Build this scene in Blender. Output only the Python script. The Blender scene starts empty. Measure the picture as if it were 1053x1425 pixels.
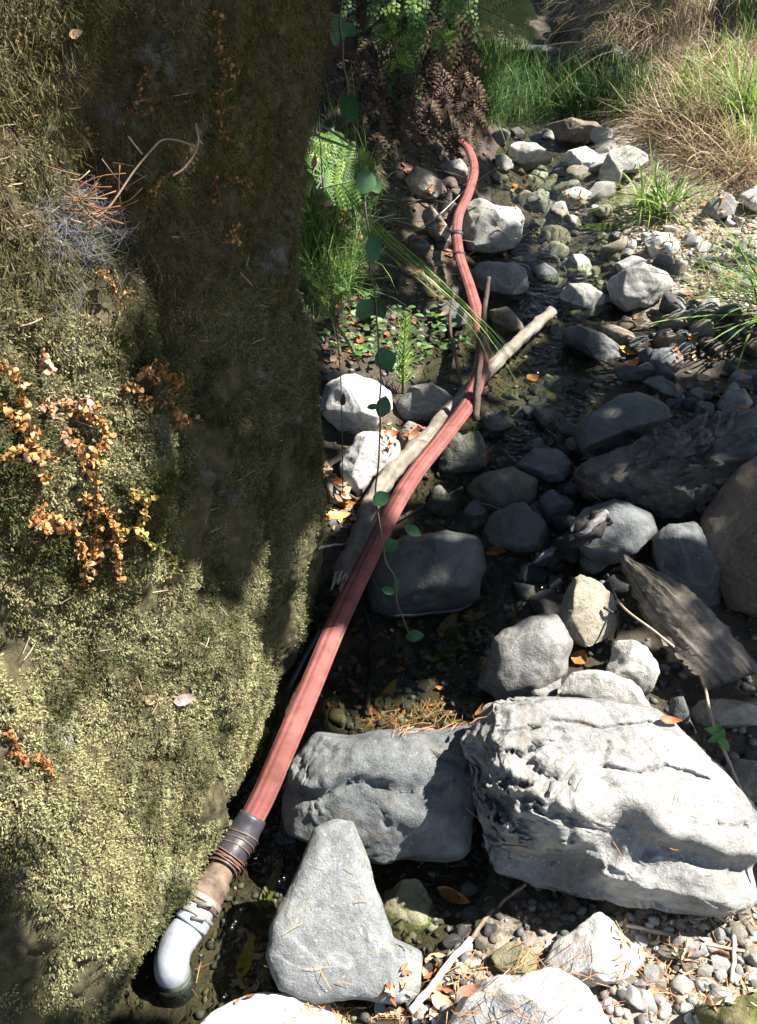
import bpy, math, random
import numpy as np
from mathutils import Vector, noise as mn
from mathutils.bvhtree import BVHTree

# ------------------------------------------------------------------ camera, sky, sun, exposure
SC = bpy.context.scene
PITCH = math.radians(33.0)
CAMZ = 1.4
FPX = 712.5 / math.tan(math.radians(30.0))          # focal length in photograph pixels (60 degrees tall)
cam_d = bpy.data.cameras.new('camera')
cam = bpy.data.objects.new('camera', cam_d)
SC.collection.objects.link(cam)
cam.location = (0, 0, CAMZ)
cam.rotation_euler = (math.pi / 2 - PITCH, 0, 0)
cam_d.sensor_fit = 'VERTICAL'
cam_d.angle = math.radians(60.0)
cam_d.clip_start = 0.02
cam_d.clip_end = 500
SC.camera = cam

SUNV = Vector((0.585, 0.0, 0.81)).normalized()      # towards the sun: high on the right
world = bpy.data.worlds.new('World')
SC.world = world
world.use_nodes = True
wn = world.node_tree
sky = wn.nodes.new('ShaderNodeTexSky')
sky.sky_type = 'NISHITA'
sky.sun_disc = False
sky.sun_elevation = math.asin(SUNV.z)
sky.sun_rotation = math.radians(90)
wn.nodes['Background'].inputs['Strength'].default_value = 0.055
wn.links.new(sky.outputs['Color'], wn.nodes['Background'].inputs['Color'])
sun_d = bpy.data.lights.new('sun', 'SUN')
sun_d.energy = 5.0
sun_d.angle = math.radians(0.5)
sun_d.color = (1.0, 0.95, 0.87)
sun = bpy.data.objects.new('sun', sun_d)
SC.collection.objects.link(sun)
sun.rotation_euler = SUNV.to_track_quat('Z', 'Y').to_euler()
sun.location = SUNV * 30
SC.view_settings.view_transform = 'Standard'
SC.view_settings.look = 'None'
SC.view_settings.gamma = 1.0
SC.view_settings.exposure = 1.9
SC.cycles.max_bounces = 6
SC.cycles.transparent_max_bounces = 16
SC.cycles.caustics_reflective = False
SC.cycles.caustics_refractive = False

# ------------------------------------------------------------------ helpers
rng = np.random.default_rng(7)
random.seed(7)
COL = SC.collection
SP, CP = math.sin(PITCH), math.cos(PITCH)
CAM = Vector((0, 0, CAMZ))

def ray(px, py):
    """photograph pixel -> ray direction, length 1 along the optical axis"""
    cx = (px - 526.5) / FPX
    cy = (712.5 - py) / FPX
    return Vector((cx, CP + cy * SP, -SP + cy * CP))

def project(P):
    """(n,3) world -> pixel x, pixel y, depth"""
    P = np.asarray(P, float)
    x, y, z = P[:, 0], P[:, 1], P[:, 2] - CAMZ
    d = np.maximum(y * CP - z * SP, 1e-3)
    return 526.5 + FPX * x / d, 712.5 - FPX * (y * SP + z * CP) / d, d

WY = [-60, .55, 1.0, 1.15, 1.5, 1.7, 2.1, 2.6, 3.0, 3.6, 4.2, 6.0, 8.0, 14.0, 60.0]
WZ = [-2., -.02, .0, .08, .12, .19, .285, .375, .455, .58, .71, 1.06, 1.6, 2.3, 6.]
XY = [-5, .5, .8, 1.4, 1.8, 2.2, 3.0, 3.4, 4.2, 5.2, 8, 20]
XX = [-.6, -.3, -.25, .1, .25, .4, .55, .65, .75, .9, 1.3, 3]

def water_z(y):
    return np.interp(y, WY, WZ)

import bisect
def _ip(x, X, Y):
    if x <= X[0]: return Y[0]
    if x >= X[-1]: return Y[-1]
    i = bisect.bisect_right(X, x)
    return Y[i - 1] + (Y[i] - Y[i - 1]) * (x - X[i - 1]) / (X[i] - X[i - 1])

def tz(x, y):
    """streambed height at one spot: channel between two rising banks"""
    dx = x - _ip(y, XY, XX)
    w = _ip(y, [0, 1, 1.5, 2.3, 4], [.28, .3, .26, .28, .22])
    a = abs(dx) / w
    r, l = min(4, max(dx - w * .9, 0)), min(2, max(-dx - w * .9, 0))
    far = min(1, max(0, (y - 2.6) / 1.5))
    z = (_ip(y, WY, WZ) - .055 * min(1, max(0, 1.25 - a)) + .02 * min(1, max(0, a - 1))
         + (.05 + .22 * far) * r ** 1.2 + (.12 + .75 * far) * l ** 1.15)
    return z + .012 * mn.noise((x * 6, y * 6, 3)) + .03 * mn.noise((x * 2.1, y * 2.1, 9))

GTREE = None
def hit_terrain(px, py, h=0.0):
    """point on the pixel's ray that is h above the streambed"""
    d = ray(px, py)
    if h == 0 and GTREE is not None:
        g = GTREE.ray_cast(CAM, d.normalized())
        if g[0] is not None: return g[0]
    lo, hi, t = 0.5, None, 0.5
    while t < 30:
        p = CAM + d * t
        if p.z < tz(p.x, p.y) + h:
            hi = t
            break
        lo = t
        t += .08 if t < 8 else .3
    if hi is None:
        return CAM + d * 8
    for _ in range(14):
        m = (lo + hi) / 2
        p = CAM + d * m
        if p.z < tz(p.x, p.y) + h:
            hi = m
        else:
            lo = m
    return CAM + d * hi

def tag(o, label=None, cat=None, group=None, kind=None):
    if label: o['label'] = label
    if cat: o['category'] = cat
    if group: o['group'] = group
    if kind: o['kind'] = kind
    return o

def thing(name, label, cat, loc, group=None):
    o = bpy.data.objects.new(name, None)
    o.empty_display_size = .05
    COL.objects.link(o)
    o.location = loc
    return tag(o, label, cat, group)

def mesh_data(name, verts, faces, mat, smooth=True, cols=None):
    verts = np.asarray(verts, np.float32).reshape(-1, 3)
    me = bpy.data.meshes.new(name)
    if isinstance(faces, np.ndarray):
        n, k = faces.shape
        me.vertices.add(len(verts))
        me.vertices.foreach_set('co', verts.ravel())
        me.loops.add(n * k)
        me.loops.foreach_set('vertex_index', faces.astype(np.int32).ravel())
        me.polygons.add(n)
        me.polygons.foreach_set('loop_start', np.arange(0, n * k, k, dtype=np.int32))
        me.update(calc_edges=True)
    else:
        me.from_pydata(verts.tolist(), [], faces)
        me.update()
    if smooth:
        me.polygons.foreach_set('use_smooth', np.ones(len(me.polygons), bool))
    if cols is not None:
        cols = np.asarray(cols, np.float32)
        if cols.shape[1] == 3:
            cols = np.hstack([cols, np.ones((len(cols), 1), np.float32)])
        at = me.color_attributes.new('Col', 'FLOAT_COLOR', 'POINT')
        at.data.foreach_set('color', cols.ravel())
    if mat: me.materials.append(mat)
    return me

def mk(name, verts, faces, mat, parent=None, loc=None, smooth=True, cols=None):
    """world-space vertices -> one mesh object; its origin is loc, or its parent's"""
    verts = np.asarray(verts, float).reshape(-1, 3)
    o0 = np.array(parent.location if parent is not None and loc is None else (loc if loc is not None else (0, 0, 0)))
    if parent is not None and parent.parent is not None:
        o0 = np.array(parent.location) + np.array(parent.parent.location)
    me = mesh_data(name, verts - o0, faces, mat, smooth, cols)
    o = bpy.data.objects.new(name, me)
    COL.objects.link(o)
    if parent is not None:
        o.parent = parent
    else:
        o.location = o0
    return o

def catmull(pts, n):
    P = [np.array(p, float) for p in pts]
    P = [2 * P[0] - P[1]] + P + [2 * P[-1] - P[-2]]
    m = len(P) - 3
    out = []
    for i in range(n):
        u = i / (n - 1) * m
        k = min(int(u), m - 1)
        t = u - k
        a, b, c, d = P[k:k + 4]
        out.append(.5 * (2 * b + (c - a) * t + (2 * a - 5 * b + 4 * c - d) * t * t + (3 * b - a - 3 * c + d) * t ** 3))
    return np.array(out)

def sweep(path, rad, nring=10, flat=1.0, caps=True, up=(0, 0, 1), rough=0.0, seed=0):
    """tube along path; returns verts, faces"""
    path = np.asarray(path, float)
    n = len(path)
    rad = np.broadcast_to(np.asarray(rad, float), (n,))
    T = np.gradient(path, axis=0)
    T /= np.linalg.norm(T, axis=1)[:, None] + 1e-12
    U = np.array(up, float)
    V = []
    s_prev = None
    for i in range(n):
        s = np.cross(T[i], U)
        if np.linalg.norm(s) < .2:
            s = np.cross(T[i], (1, 0, 0)) if s_prev is None else s_prev
        s /= np.linalg.norm(s)
        if s_prev is not None and np.dot(s, s_prev) < 0: s = -s
        s_prev = s
        q = np.cross(s, T[i])
        for k in range(nring):
            a = 2 * math.pi * k / nring
            r = rad[i]
            if rough:
                r *= 1 + rough * mn.noise((math.cos(a) * 1.5 + seed, math.sin(a) * 1.5, i * .35 + seed * 3))
            V.append(path[i] + s * r * math.cos(a) + q * r * flat * math.sin(a))
    F = []
    for i in range(n - 1):
        for k in range(nring):
            k2 = (k + 1) % nring
            F.append((i * nring + k, i * nring + k2, (i + 1) * nring + k2, (i + 1) * nring + k))
    if caps:
        F.append(tuple(range(nring - 1, -1, -1)))
        F.append(tuple((n - 1) * nring + k for k in range(nring)))
    return V, F

class Bag:
    """collects pieces of one part"""
    def __init__(s): s.v, s.f, s.c, s.n = [], [], [], 0
    def add(s, v, f, col=None):
        v = np.asarray(v, float).reshape(-1, 3)
        s.f += [tuple(i + s.n for i in q) for q in f]
        s.v.append(v)
        if col is not None:
            s.c.append(np.broadcast_to(np.asarray(col, float), (len(v), 3)))
        s.n += len(v)
    def build(s, name, mat, parent=None, loc=None, smooth=True):
        return mk(name, np.vstack(s.v), s.f, mat, parent, loc, smooth, np.vstack(s.c) if s.c else None)

def inpoly(px, py, poly):
    px, py = np.asarray(px, float), np.asarray(py, float)
    r = np.zeros(px.shape, bool)
    j = len(poly) - 1
    for i in range(len(poly)):
        xi, yi = poly[i]
        xj, yj = poly[j]
        if yi != yj:
            c = ((yi > py) != (yj > py)) & (px < (xj - xi) * (py - yi) / (yj - yi) + xi)
            r ^= c
        j = i
    return r

def sample_poly(poly, n):
    P = np.array(poly, float)
    out = []
    while len(out) < n:
        q = rng.uniform(P.min(0), P.max(0), (n * 2, 2))
        q = q[inpoly(q[:, 0], q[:, 1], poly)]
        out += q.tolist()
    return out[:n]

# ------------------------------------------------------------------ materials
class N:
    def __init__(s, name):
        s.m = bpy.data.materials.new(name)
        s.m.use_nodes = True
        s.t = s.m.node_tree
        s.b = s.t.nodes['Principled BSDF']
        s.tc = s.t.nodes.new('ShaderNodeTexCoord')
    def node(s, typ, **kw):
        n = s.t.nodes.new(typ)
        for k, v in kw.items():
            if k in n.inputs: n.inputs[k].default_value = v
            else: setattr(n, k, v)
        return n
    def link(s, a, b): s.t.links.new(a, b)
    def noise(s, scale, detail=6, rough=.6, dist=0.0, co='Object'):
        n = s.node('ShaderNodeTexNoise')
        n.inputs['Scale'].default_value = scale
        n.inputs['Detail'].default_value = detail
        n.inputs['Roughness'].default_value = rough
        n.inputs['Distortion'].default_value = dist
        s.link(s.tc.outputs[co], n.inputs['Vector'])
        return n.outputs['Fac']
    def ramp(s, fac, stops):
        r = s.node('ShaderNodeValToRGB')
        e = r.color_ramp.elements
        while len(e) < len(stops): e.new(.5)
        for k, (p, c) in enumerate(stops):
            e[k].position = p
            e[k].color = (*c, 1) if len(c) == 3 else c
        s.link(fac, r.inputs['Fac'])
        return r.outputs['Color']
    def mix(s, fac, a, b, mode='MIX'):
        m = s.node('ShaderNodeMix', data_type='RGBA', blend_type=mode)
        for v, i in ((fac, 0), (a, 6), (b, 7)):
            if hasattr(v, 'is_linked') or hasattr(v, 'links'): s.link(v, m.inputs[i])
            else: m.inputs[i].default_value = v if i == 0 else (*v, 1)
        return m.outputs[2]
    def bump(s, h, strength=.5, dist=.01, prev=None):
        b = s.node('ShaderNodeBump')
        b.inputs['Strength'].default_value = strength
        b.inputs['Distance'].default_value = dist
        s.link(h, b.inputs['Height'])
        if prev: s.link(prev, b.inputs['Normal'])
        return b.outputs['Normal']
    def out(s, col=None, rough=.8, normal=None, spec=.4):
        if col is not None:
            if hasattr(col, 'links'): s.link(col, s.b.inputs['Base Color'])
            else: s.b.inputs['Base Color'].default_value = (*col, 1)
        if hasattr(rough, 'links'): s.link(rough, s.b.inputs['Roughness'])
        else: s.b.inputs['Roughness'].default_value = rough
        s.b.inputs['Specular IOR Level'].default_value = spec
        if normal: s.link(normal, s.b.inputs['Normal'])
        return s.m

def rock_mat(name, dark, mid, light, rough=.75, spec=.35, moss=0.0, vein=False, strata=False, stain=(.16, .12, .07)):
    m = N(name)
    big = m.noise(7, 5, .6, .4)
    fine = m.noise(60, 8, .7)
    grit = m.noise(320, 4, .7)
    col = m.ramp(big, [(.28, dark), (.5, mid), (.72, light)])
    col = m.mix(.55, col, m.ramp(fine, [(.3, (.35, .35, .35)), (.52, (.95, .95, .95)), (.75, (1.5, 1.5, 1.5))]), 'MULTIPLY')
    col = m.mix(.4, col, m.ramp(grit, [(.35, (.45, .45, .45)), (.6, (1.3, 1.3, 1.3))]), 'MULTIPLY')
    st = m.ramp(m.noise(11, 6, .65, .8), [(.55, (0, 0, 0)), (.7, (1, 1, 1))])
    stf = m.node('ShaderNodeMath', operation='MULTIPLY')
    m.link(st, stf.inputs[0]); stf.inputs[1].default_value = .45
    col = m.mix(stf.outputs[0], col, stain)
    h = m.mix(.5, m.ramp(fine, [(0, (0, 0, 0)), (1, (1, 1, 1))]), m.ramp(grit, [(0, (0, 0, 0)), (1, (1, 1, 1))]))
    nrm = m.bump(m.noise(22, 8, .65, .3), .8, .012)
    nrm = m.bump(h, .8, .004, nrm)
    if strata or vein:
        mp = m.node('ShaderNodeMapping')
        m.link(m.tc.outputs['Object'], mp.inputs['Vector'])
        mp.inputs['Rotation'].default_value = (.5, .35, .2)
        wv = m.node('ShaderNodeTexWave', bands_direction='Z')
        wv.inputs['Scale'].default_value = 9
        wv.inputs['Distortion'].default_value = 6
        wv.inputs['Detail'].default_value = 5
        wv.inputs['Detail Scale'].default_value = 2.2
        m.link(mp.outputs[0], wv.inputs['Vector'])
        line = m.ramp(wv.outputs['Fac'], [(.0, (.35, .35, .35)), (.10, (.9, .9, .9)), (1, (1.1, 1.1, 1.1))])
        if strata:
            col = m.mix(m.ramp(m.noise(6, 3, .5), [(.45, (0, 0, 0)), (.65, (.45, .45, .45))]), col, line, 'MULTIPLY')
            nrm = m.bump(line, .35, .004, nrm)
    if moss:
        geo = m.node('ShaderNodeNewGeometry')
        sp = m.node('ShaderNodeSeparateXYZ')
        m.link(geo.outputs['Normal'], sp.inputs[0])
        ad = m.node('ShaderNodeMath', operation='MULTIPLY_ADD')
        m.link(m.noise(16, 7, .7), ad.inputs[0]); ad.inputs[1].default_value = 1.6
        m.link(sp.outputs['Z'], ad.inputs[2])
        f = m.ramp(ad.outputs[0], [(1.35 - moss, (0, 0, 0)), (1.5 - moss * .9, (1, 1, 1))]) if False else \
            m.ramp(m.noise(9, 7, .7, .5), [(.62 - moss * .25, (0, 0, 0)), (.72 - moss * .2, (1, 1, 1))])
        col = m.mix(f, col, m.ramp(fine, [(.3, (.03, .04, .012)), (.7, (.12, .13, .03))]))
    vo = m.node('ShaderNodeTexNoise'); vo.inputs['Scale'].default_value = 4; vo.inputs['Detail'].default_value = 2; vo.inputs['Distortion'].default_value = .2
    m.link(m.tc.outputs['Object'], vo.inputs['Vector'])
    vein_f = m.ramp(vo.outputs['Fac'], [(.44, (0, 0, 0)), (.446, (.22, .22, .22)), (.449, (.22, .22, .22)), (.455, (0, 0, 0))])
    col = m.mix(vein_f, col, tuple(min(.7, c * 1.5) for c in light))
    spk = m.ramp(m.noise(130, 2, .5), [(.66, (0, 0, 0)), (.72, (.55, .55, .55))])
    col = m.mix(spk, col, tuple(min(.65, c * 1.35) for c in light))
    rr = m.ramp(fine, [(.3, (rough - .12,) * 3), (.7, (min(1, rough + .1),) * 3)])
    return m.out(col, rr, nrm, spec)

M = {}
M['grey'] = rock_mat('grey_stone', (.11, .108, .10), (.195, .192, .18), (.30, .295, .275))
M['blue'] = rock_mat('blue_grey_stone', (.075, .082, .084), (.125, .134, .136), (.19, .198, .196))
M['pale'] = rock_mat('pale_stone', (.22, .215, .195), (.35, .34, .31), (.50, .49, .45))
M['white'] = rock_mat('whitish_stone', (.40, .39, .37), (.52, .51, .48), (.62, .61, .59))
M['tan'] = rock_mat('tan_stone', (.19, .165, .12), (.30, .265, .20), (.40, .37, .29))
M['olive'] = rock_mat('olive_stone', (.08, .08, .045), (.15, .145, .08), (.23, .22, .13), .55)
M['brown'] = rock_mat('brown_stone', (.10, .075, .05), (.17, .135, .10), (.25, .21, .16))
M['wet'] = rock_mat('wet_dark_stone', (.035, .038, .034), (.065, .07, .066), (.11, .115, .11), .42, .5)
M['wetmoss'] = rock_mat('wet_algae_stone', (.035, .038, .028), (.06, .065, .05), (.10, .105, .08), .5, .5, moss=.5)
M['strata'] = rock_mat('layered_stone', (.14, .14, .135), (.24, .238, .228), (.37, .365, .345), .7, .35, strata=True)
M['strata_dark'] = rock_mat('layered_dark_stone', (.05, .047, .043), (.10, .094, .086), (.19, .17, .15), .7, .35, strata=True)
M['slab'] = rock_mat('speckled_slab_stone', (.10, .106, .11), (.18, .188, .19), (.33, .335, .33), .7, .35, stain=(.26, .25, .16))
M['mossrock'] = rock_mat('mossy_stone', (.10, .09, .05), (.18, .16, .09), (.26, .24, .14), .85, .2, moss=.9)

def vcol_mat(name, rough=.7, spec=.3, trans=0.0, nscale=0, bump=0, two=False):
    m = N(name)
    a = m.node('ShaderNodeAttribute', attribute_name='Col')
    col = a.outputs['Color']
    nrm = None
    if nscale:
        col = m.mix(.6, col, m.ramp(m.noise(nscale, 5, .65), [(.3, (.45, .45, .45)), (.7, (1.35, 1.35, 1.35))]), 'MULTIPLY')
        if bump: nrm = m.bump(m.noise(nscale, 6, .7), .7, bump)
    m.out(col, rough, nrm, spec)
    if trans:
        tr = m.node('ShaderNodeBsdfTranslucent')
        m.link(col, tr.inputs['Color'])
        mx = m.node('ShaderNodeMixShader')
        mx.inputs[0].default_value = trans
        m.link(m.b.outputs[0], mx.inputs[1])
        m.link(tr.outputs[0], mx.inputs[2])
        m.link(mx.outputs[0], m.t.nodes['Material Output'].inputs['Surface'])
    return m.m

M['moss'] = vcol_mat('moss_fronds', .95, .05, .35)
M['blade'] = vcol_mat('grass_blades', .5, .35, .35)
M['leaf'] = vcol_mat('leaf_blade', .5, .4, .3, 90)
M['litter'] = vcol_mat('dry_litter', .8, .2, .1)
M['wood'] = vcol_mat('weathered_wood', .85, .2, 0, 55, .004)
M['pebble'] = vcol_mat('mixed_gravel', .75, .3, 0, 130, .002)
M['hose'] = vcol_mat('faded_red_hose', .75, .2, 0, 30, .002)
# ------------------------------------------------------------------ ground
def axis(lo, hi, fine, far_lo, far_hi):
    a = list(np.arange(lo, hi, fine))
    s, x = fine, hi
    up = []
    while x < far_hi:
        up.append(x); s *= 1.35; x += s
    s, x = fine, lo - fine
    dn = []
    while x > far_lo:
        dn.append(x); s *= 1.35; x -= s
    return np.array(dn[::-1] + a + up)

gx, gy = axis(-1.2, 2.6, .025, -60, 60), axis(.3, 6.2, .025, -40, 80)
GX, GY = np.meshgrid(gx, gy)
gv = []
for x, y in zip(GX.ravel(), GY.ravel()):
    z = tz(x, y)
    if -1.5 < x < 3 and 0 < y < 7:
        z += .007 * mn.fractal((x * 22, y * 22, 1.5), 1, 2, 3)
    gv.append((x, y, z))
nx, ny = len(gx), len(gy)
ii = (np.arange(ny - 1)[:, None] * nx + np.arange(nx - 1)[None]).ravel()
gf = np.stack([ii, ii + 1, ii + nx + 1, ii + nx], 1)
m = N('wet_soil_and_silt')
f1, f2, f3 = m.noise(3, 6, .6), m.noise(40, 8, .7), m.noise(150, 6, .7)
c = m.ramp(f1, [(.35, (.035, .027, .018)), (.55, (.075, .058, .038)), (.7, (.13, .105, .07))])
c = m.mix(.8, c, m.ramp(f2, [(.3, (.3, .3, .3)), (.55, (1, 1, 1)), (.75, (1.9, 1.8, 1.6))]), 'MULTIPLY')
c = m.mix(.5, c, m.ramp(f3, [(.3, (.4, .4, .4)), (.7, (1.4, 1.4, 1.4))]), 'MULTIPLY')
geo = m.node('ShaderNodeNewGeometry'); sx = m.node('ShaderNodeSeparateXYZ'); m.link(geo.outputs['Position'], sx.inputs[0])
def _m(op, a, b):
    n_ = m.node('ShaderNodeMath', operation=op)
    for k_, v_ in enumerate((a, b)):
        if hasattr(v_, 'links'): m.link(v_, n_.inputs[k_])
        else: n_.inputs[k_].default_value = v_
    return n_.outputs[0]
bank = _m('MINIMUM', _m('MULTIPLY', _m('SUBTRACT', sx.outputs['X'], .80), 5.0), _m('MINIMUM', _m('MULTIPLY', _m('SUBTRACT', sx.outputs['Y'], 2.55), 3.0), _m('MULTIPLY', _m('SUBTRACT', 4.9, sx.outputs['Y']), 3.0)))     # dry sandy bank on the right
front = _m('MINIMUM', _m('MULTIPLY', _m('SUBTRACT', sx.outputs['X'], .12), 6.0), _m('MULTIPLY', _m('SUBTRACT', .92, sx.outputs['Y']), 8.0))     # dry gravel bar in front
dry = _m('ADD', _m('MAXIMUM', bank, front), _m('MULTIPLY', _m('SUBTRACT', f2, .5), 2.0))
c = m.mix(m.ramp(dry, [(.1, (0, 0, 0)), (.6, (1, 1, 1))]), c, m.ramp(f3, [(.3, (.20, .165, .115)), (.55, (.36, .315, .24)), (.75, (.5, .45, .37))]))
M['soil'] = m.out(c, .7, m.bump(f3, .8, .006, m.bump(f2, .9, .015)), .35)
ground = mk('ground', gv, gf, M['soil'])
tag(ground, kind='structure')
GTREE = BVHTree.FromPolygons(gv, gf.tolist())

# ------------------------------------------------------------------ water: one sheet stepping down the channel
wy = np.arange(.2, 5.15, .03)
wv, nw = [], 25
for y in wy:
    xc = float(np.interp(y, XY, XX))
    for k in range(nw):
        x = xc + (k / (nw - 1) - .5) * 1.1
        z = float(water_z(y)) - .004 + .004 * mn.noise((x * 9, y * 9, 0)) + .0015 * mn.noise((x * 30, y * 26, 4))
        wv.append((x, y, z))
ii = (np.arange(len(wy) - 1)[:, None] * nw + np.arange(nw - 1)[None]).ravel()
wf = np.stack([ii, ii + 1, ii + nw + 1, ii + nw], 1)
m = N('clear_creek_water')
m.t.nodes.remove(m.b)
nb = m.bump(m.noise(45, 3, .5, .6), .45, .02, m.bump(m.noise(14, 2, .5, .8), .5, .03))
fr = m.node('ShaderNodeFresnel'); fr.inputs['IOR'].default_value = 1.33
gl = m.node('ShaderNodeBsdfGlossy'); gl.inputs['Roughness'].default_value = .03
tr = m.node('ShaderNodeBsdfTransparent'); tr.inputs['Color'].default_value = (.80, .84, .70, 1)
for q in (fr, gl): m.link(nb, q.inputs['Normal'])
mx = m.node('ShaderNodeMixShader')
m.link(fr.outputs[0], mx.inputs[0]); m.link(tr.outputs[0], mx.inputs[1]); m.link(gl.outputs[0], mx.inputs[2])
m.link(mx.outputs[0], m.t.nodes['Material Output'].inputs['Surface'])
M['water'] = m.m
water = mk('water', wv, wf, M['water'])
tag(water, kind='structure')

# ------------------------------------------------------------------ mossy boulder on the left
PLAN = [(-2.2, -.3), (-1.35, -.1), (-.95, .25), (-.66, .44), (-.46, .62), (-.385, .725), (-.335, .885), (-.262, 1.06), (-.205, 1.3),
        (-.17, 1.50), (-.19, 1.66), (-.30, 1.80), (-.6, 1.95), (-1.2, 2.1), (-2.0, 2.1)]
plan = catmull([(a, b, 0) for a, b in PLAN], 600)[:, :2]
tang = np.gradient(plan, axis=0); tang /= np.linalg.norm(tang, axis=1)[:, None]
pnorm = np.stack([tang[:, 1], -tang[:, 0]], 1)               # points out of the rock, to the creek
SIL = ([0, 100, 200, 300, 400, 450, 500, 600, 700, 780, 840], [447, 441, 427, 413, 416, 434, 445, 451, 450, 440, 430])
BND = ([-50, 0, 230, 330, 400, 560, 650, 800, 900], [75, 62, 30, 90, 142, 168, 182, 205, 200])
zl = np.concatenate([[-.35, -.2, -.1, -.04], np.linspace(.0, 1.7, 340), [1.8, 1.95, 2.1, 2.2, 2.25]])
bv = np.zeros((len(zl), len(plan), 3))
for i, z in enumerate(zl):
    # how far the whole face moves so that its far corner follows the outline of the rock
    d = 1.6 * CP + (CAMZ - z) * SP
    py = 712.5 - FPX * (1.6 * SP + (z - CAMZ) * CP) / d
    want = (np.interp(py, *SIL) - 526.5) / FPX * d
    off = want + .165
    lean = -.20 * max(0, z - .2)
    under = 0
    for k in range(len(plan)):
        w = min(1, max(0, (plan[k, 1] - .9) / .6))            # corner follows the outline, the near face only leans
        o = off * w + lean * (1 - w)
        zb = .075 + .045 * mn.noise((plan[k, 1] * 4, 2, 2))
        if z < zb: o -= min(.16, (zb - z) * 1.3 + .02)
        if z > 1.75: o -= (z - 1.75) * 1.6
        o += .034 * mn.fractal((plan[k, 0] * 3.5, plan[k, 1] * 3.5, z * 2.6), 1, 2, 3) + .013 * mn.fractal((plan[k, 0] * 14, plan[k, 1] * 14, z * 11), 1, 2, 2) + .011 * mn.fractal((plan[k, 0] * 44, plan[k, 1] * 48, z * 40), 1, 2, 2)
        bv[i, k] = (plan[k, 0] + pnorm[k, 0] * o, plan[k, 1] + pnorm[k, 1] * o, z)
flat = bv.reshape(-1, 3)
px, py, _ = project(flat)
edge = np.interp(py, *BND)
t = np.clip((edge + 12 - px) / 34, 0, 1)
t = t * t * (3 - 2 * t) * np.clip((880 - py) / 250, 0, 1)
nn = np.tile(pnorm, (len(zl), 1))
flat[:, :2] += nn * (t * .10)[:, None]
flat[:, :2] -= nn * (.06 * np.exp(-((px - edge - 55) / 55) ** 2) * np.clip((700 - py) / 200, 0, 1))[:, None]
nk = len(plan)
ii = (np.arange(len(zl) - 1)[:, None] * nk + np.arange(nk - 1)[None]).ravel()
bf = np.stack([ii, ii + 1, ii + nk + 1, ii + nk], 1)
boulder = thing('mossy_boulder', 'huge moss covered boulder filling the left side of the creek', 'boulder', (-.9, 1.2, 0))
m = N('boulder_stone_with_moss_film')
f1, f2 = m.noise(5, 7, .65, .3), m.noise(45, 8, .7)
c = m.ramp(f2, [(.3, (.03, .028, .014)), (.55, (.08, .072, .036)), (.75, (.14, .125, .07))])
rk = m.ramp(f2, [(.3, (.06, .062, .066)), (.7, (.19, .195, .205))])
mask = m.ramp(m.noise(4.2, 6, .65, .5), [(.58, (0, 0, 0)), (.66, (1, 1, 1))])
c = m.mix(mask, c, rk)
M['boulder'] = m.out(c, .85, m.bump(f2, .9, .012), .2)
top = list(bf.tolist()) + [tuple((len(zl) - 1) * nk + k for k in range(nk))]
bo = mk('stone', flat, top, M['boulder'], boulder)

# moss: tufts of tiny fronds rooted on the stone
P = flat
tri = np.vstack([bf[:, [0, 1, 2]], bf[:, [0, 2, 3]]])
A, B, C = P[tri[:, 0]], P[tri[:, 1]], P[tri[:, 2]]
crs = np.cross(B - A, C - A)
area = np.linalg.norm(crs, axis=1)
cen = (A + B + C) / 3
cpx, cpy, cd = project(cen)
vis = (cpx > -120) & (cpx < 470) & (cpy > -120) & (cpy < 1520) & (cen[:, 1] > .3) & (cen[:, 1] < 1.8) & (cen[:, 2] < 1.75) & (cen[:, 2] > .03)
wgt = area * vis / np.maximum(cd, .5)
wgt /= wgt.sum()

def moss_points(n):
    ti = rng.choice(len(tri), n, p=wgt)
    u, v = rng.random(n), rng.random(n)
    s = u + v > 1
    u[s], v[s] = 1 - u[s], 1 - v[s]
    p = A[ti] + u[:, None] * (B[ti] - A[ti]) + v[:, None] * (C[ti] - A[ti])
    nrm = crs[ti] / area[ti][:, None]
    q = project(p)
    return p, nrm, q[0], q[1]

def unit(a):
    return a / (np.linalg.norm(a, axis=1)[:, None] + 1e-9)

def fronds(p, d, side, L, w, col, bend=.3):
    """one thin pointed frond per row"""
    n = len(p)
    b1 = p - side * w[:, None] * .5
    b2 = p + side * w[:, None] * .5
    mid = p + d * L[:, None] * .55
    m1, m2 = mid - side * w[:, None] * .55, mid + side * w[:, None] * .55
    tip = p + d * L[:, None] + np.cross(d, side) * L[:, None] * rng.uniform(-bend, bend, (n, 1))
    V = np.stack([p, m2, tip, m1], 1).reshape(-1, 3)
    o = np.arange(n)[:, None] * 4
    F = np.vstack([o + [0, 1, 2], o + [0, 2, 3]])
    return V, F, np.repeat(col, 4, 0)

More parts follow.
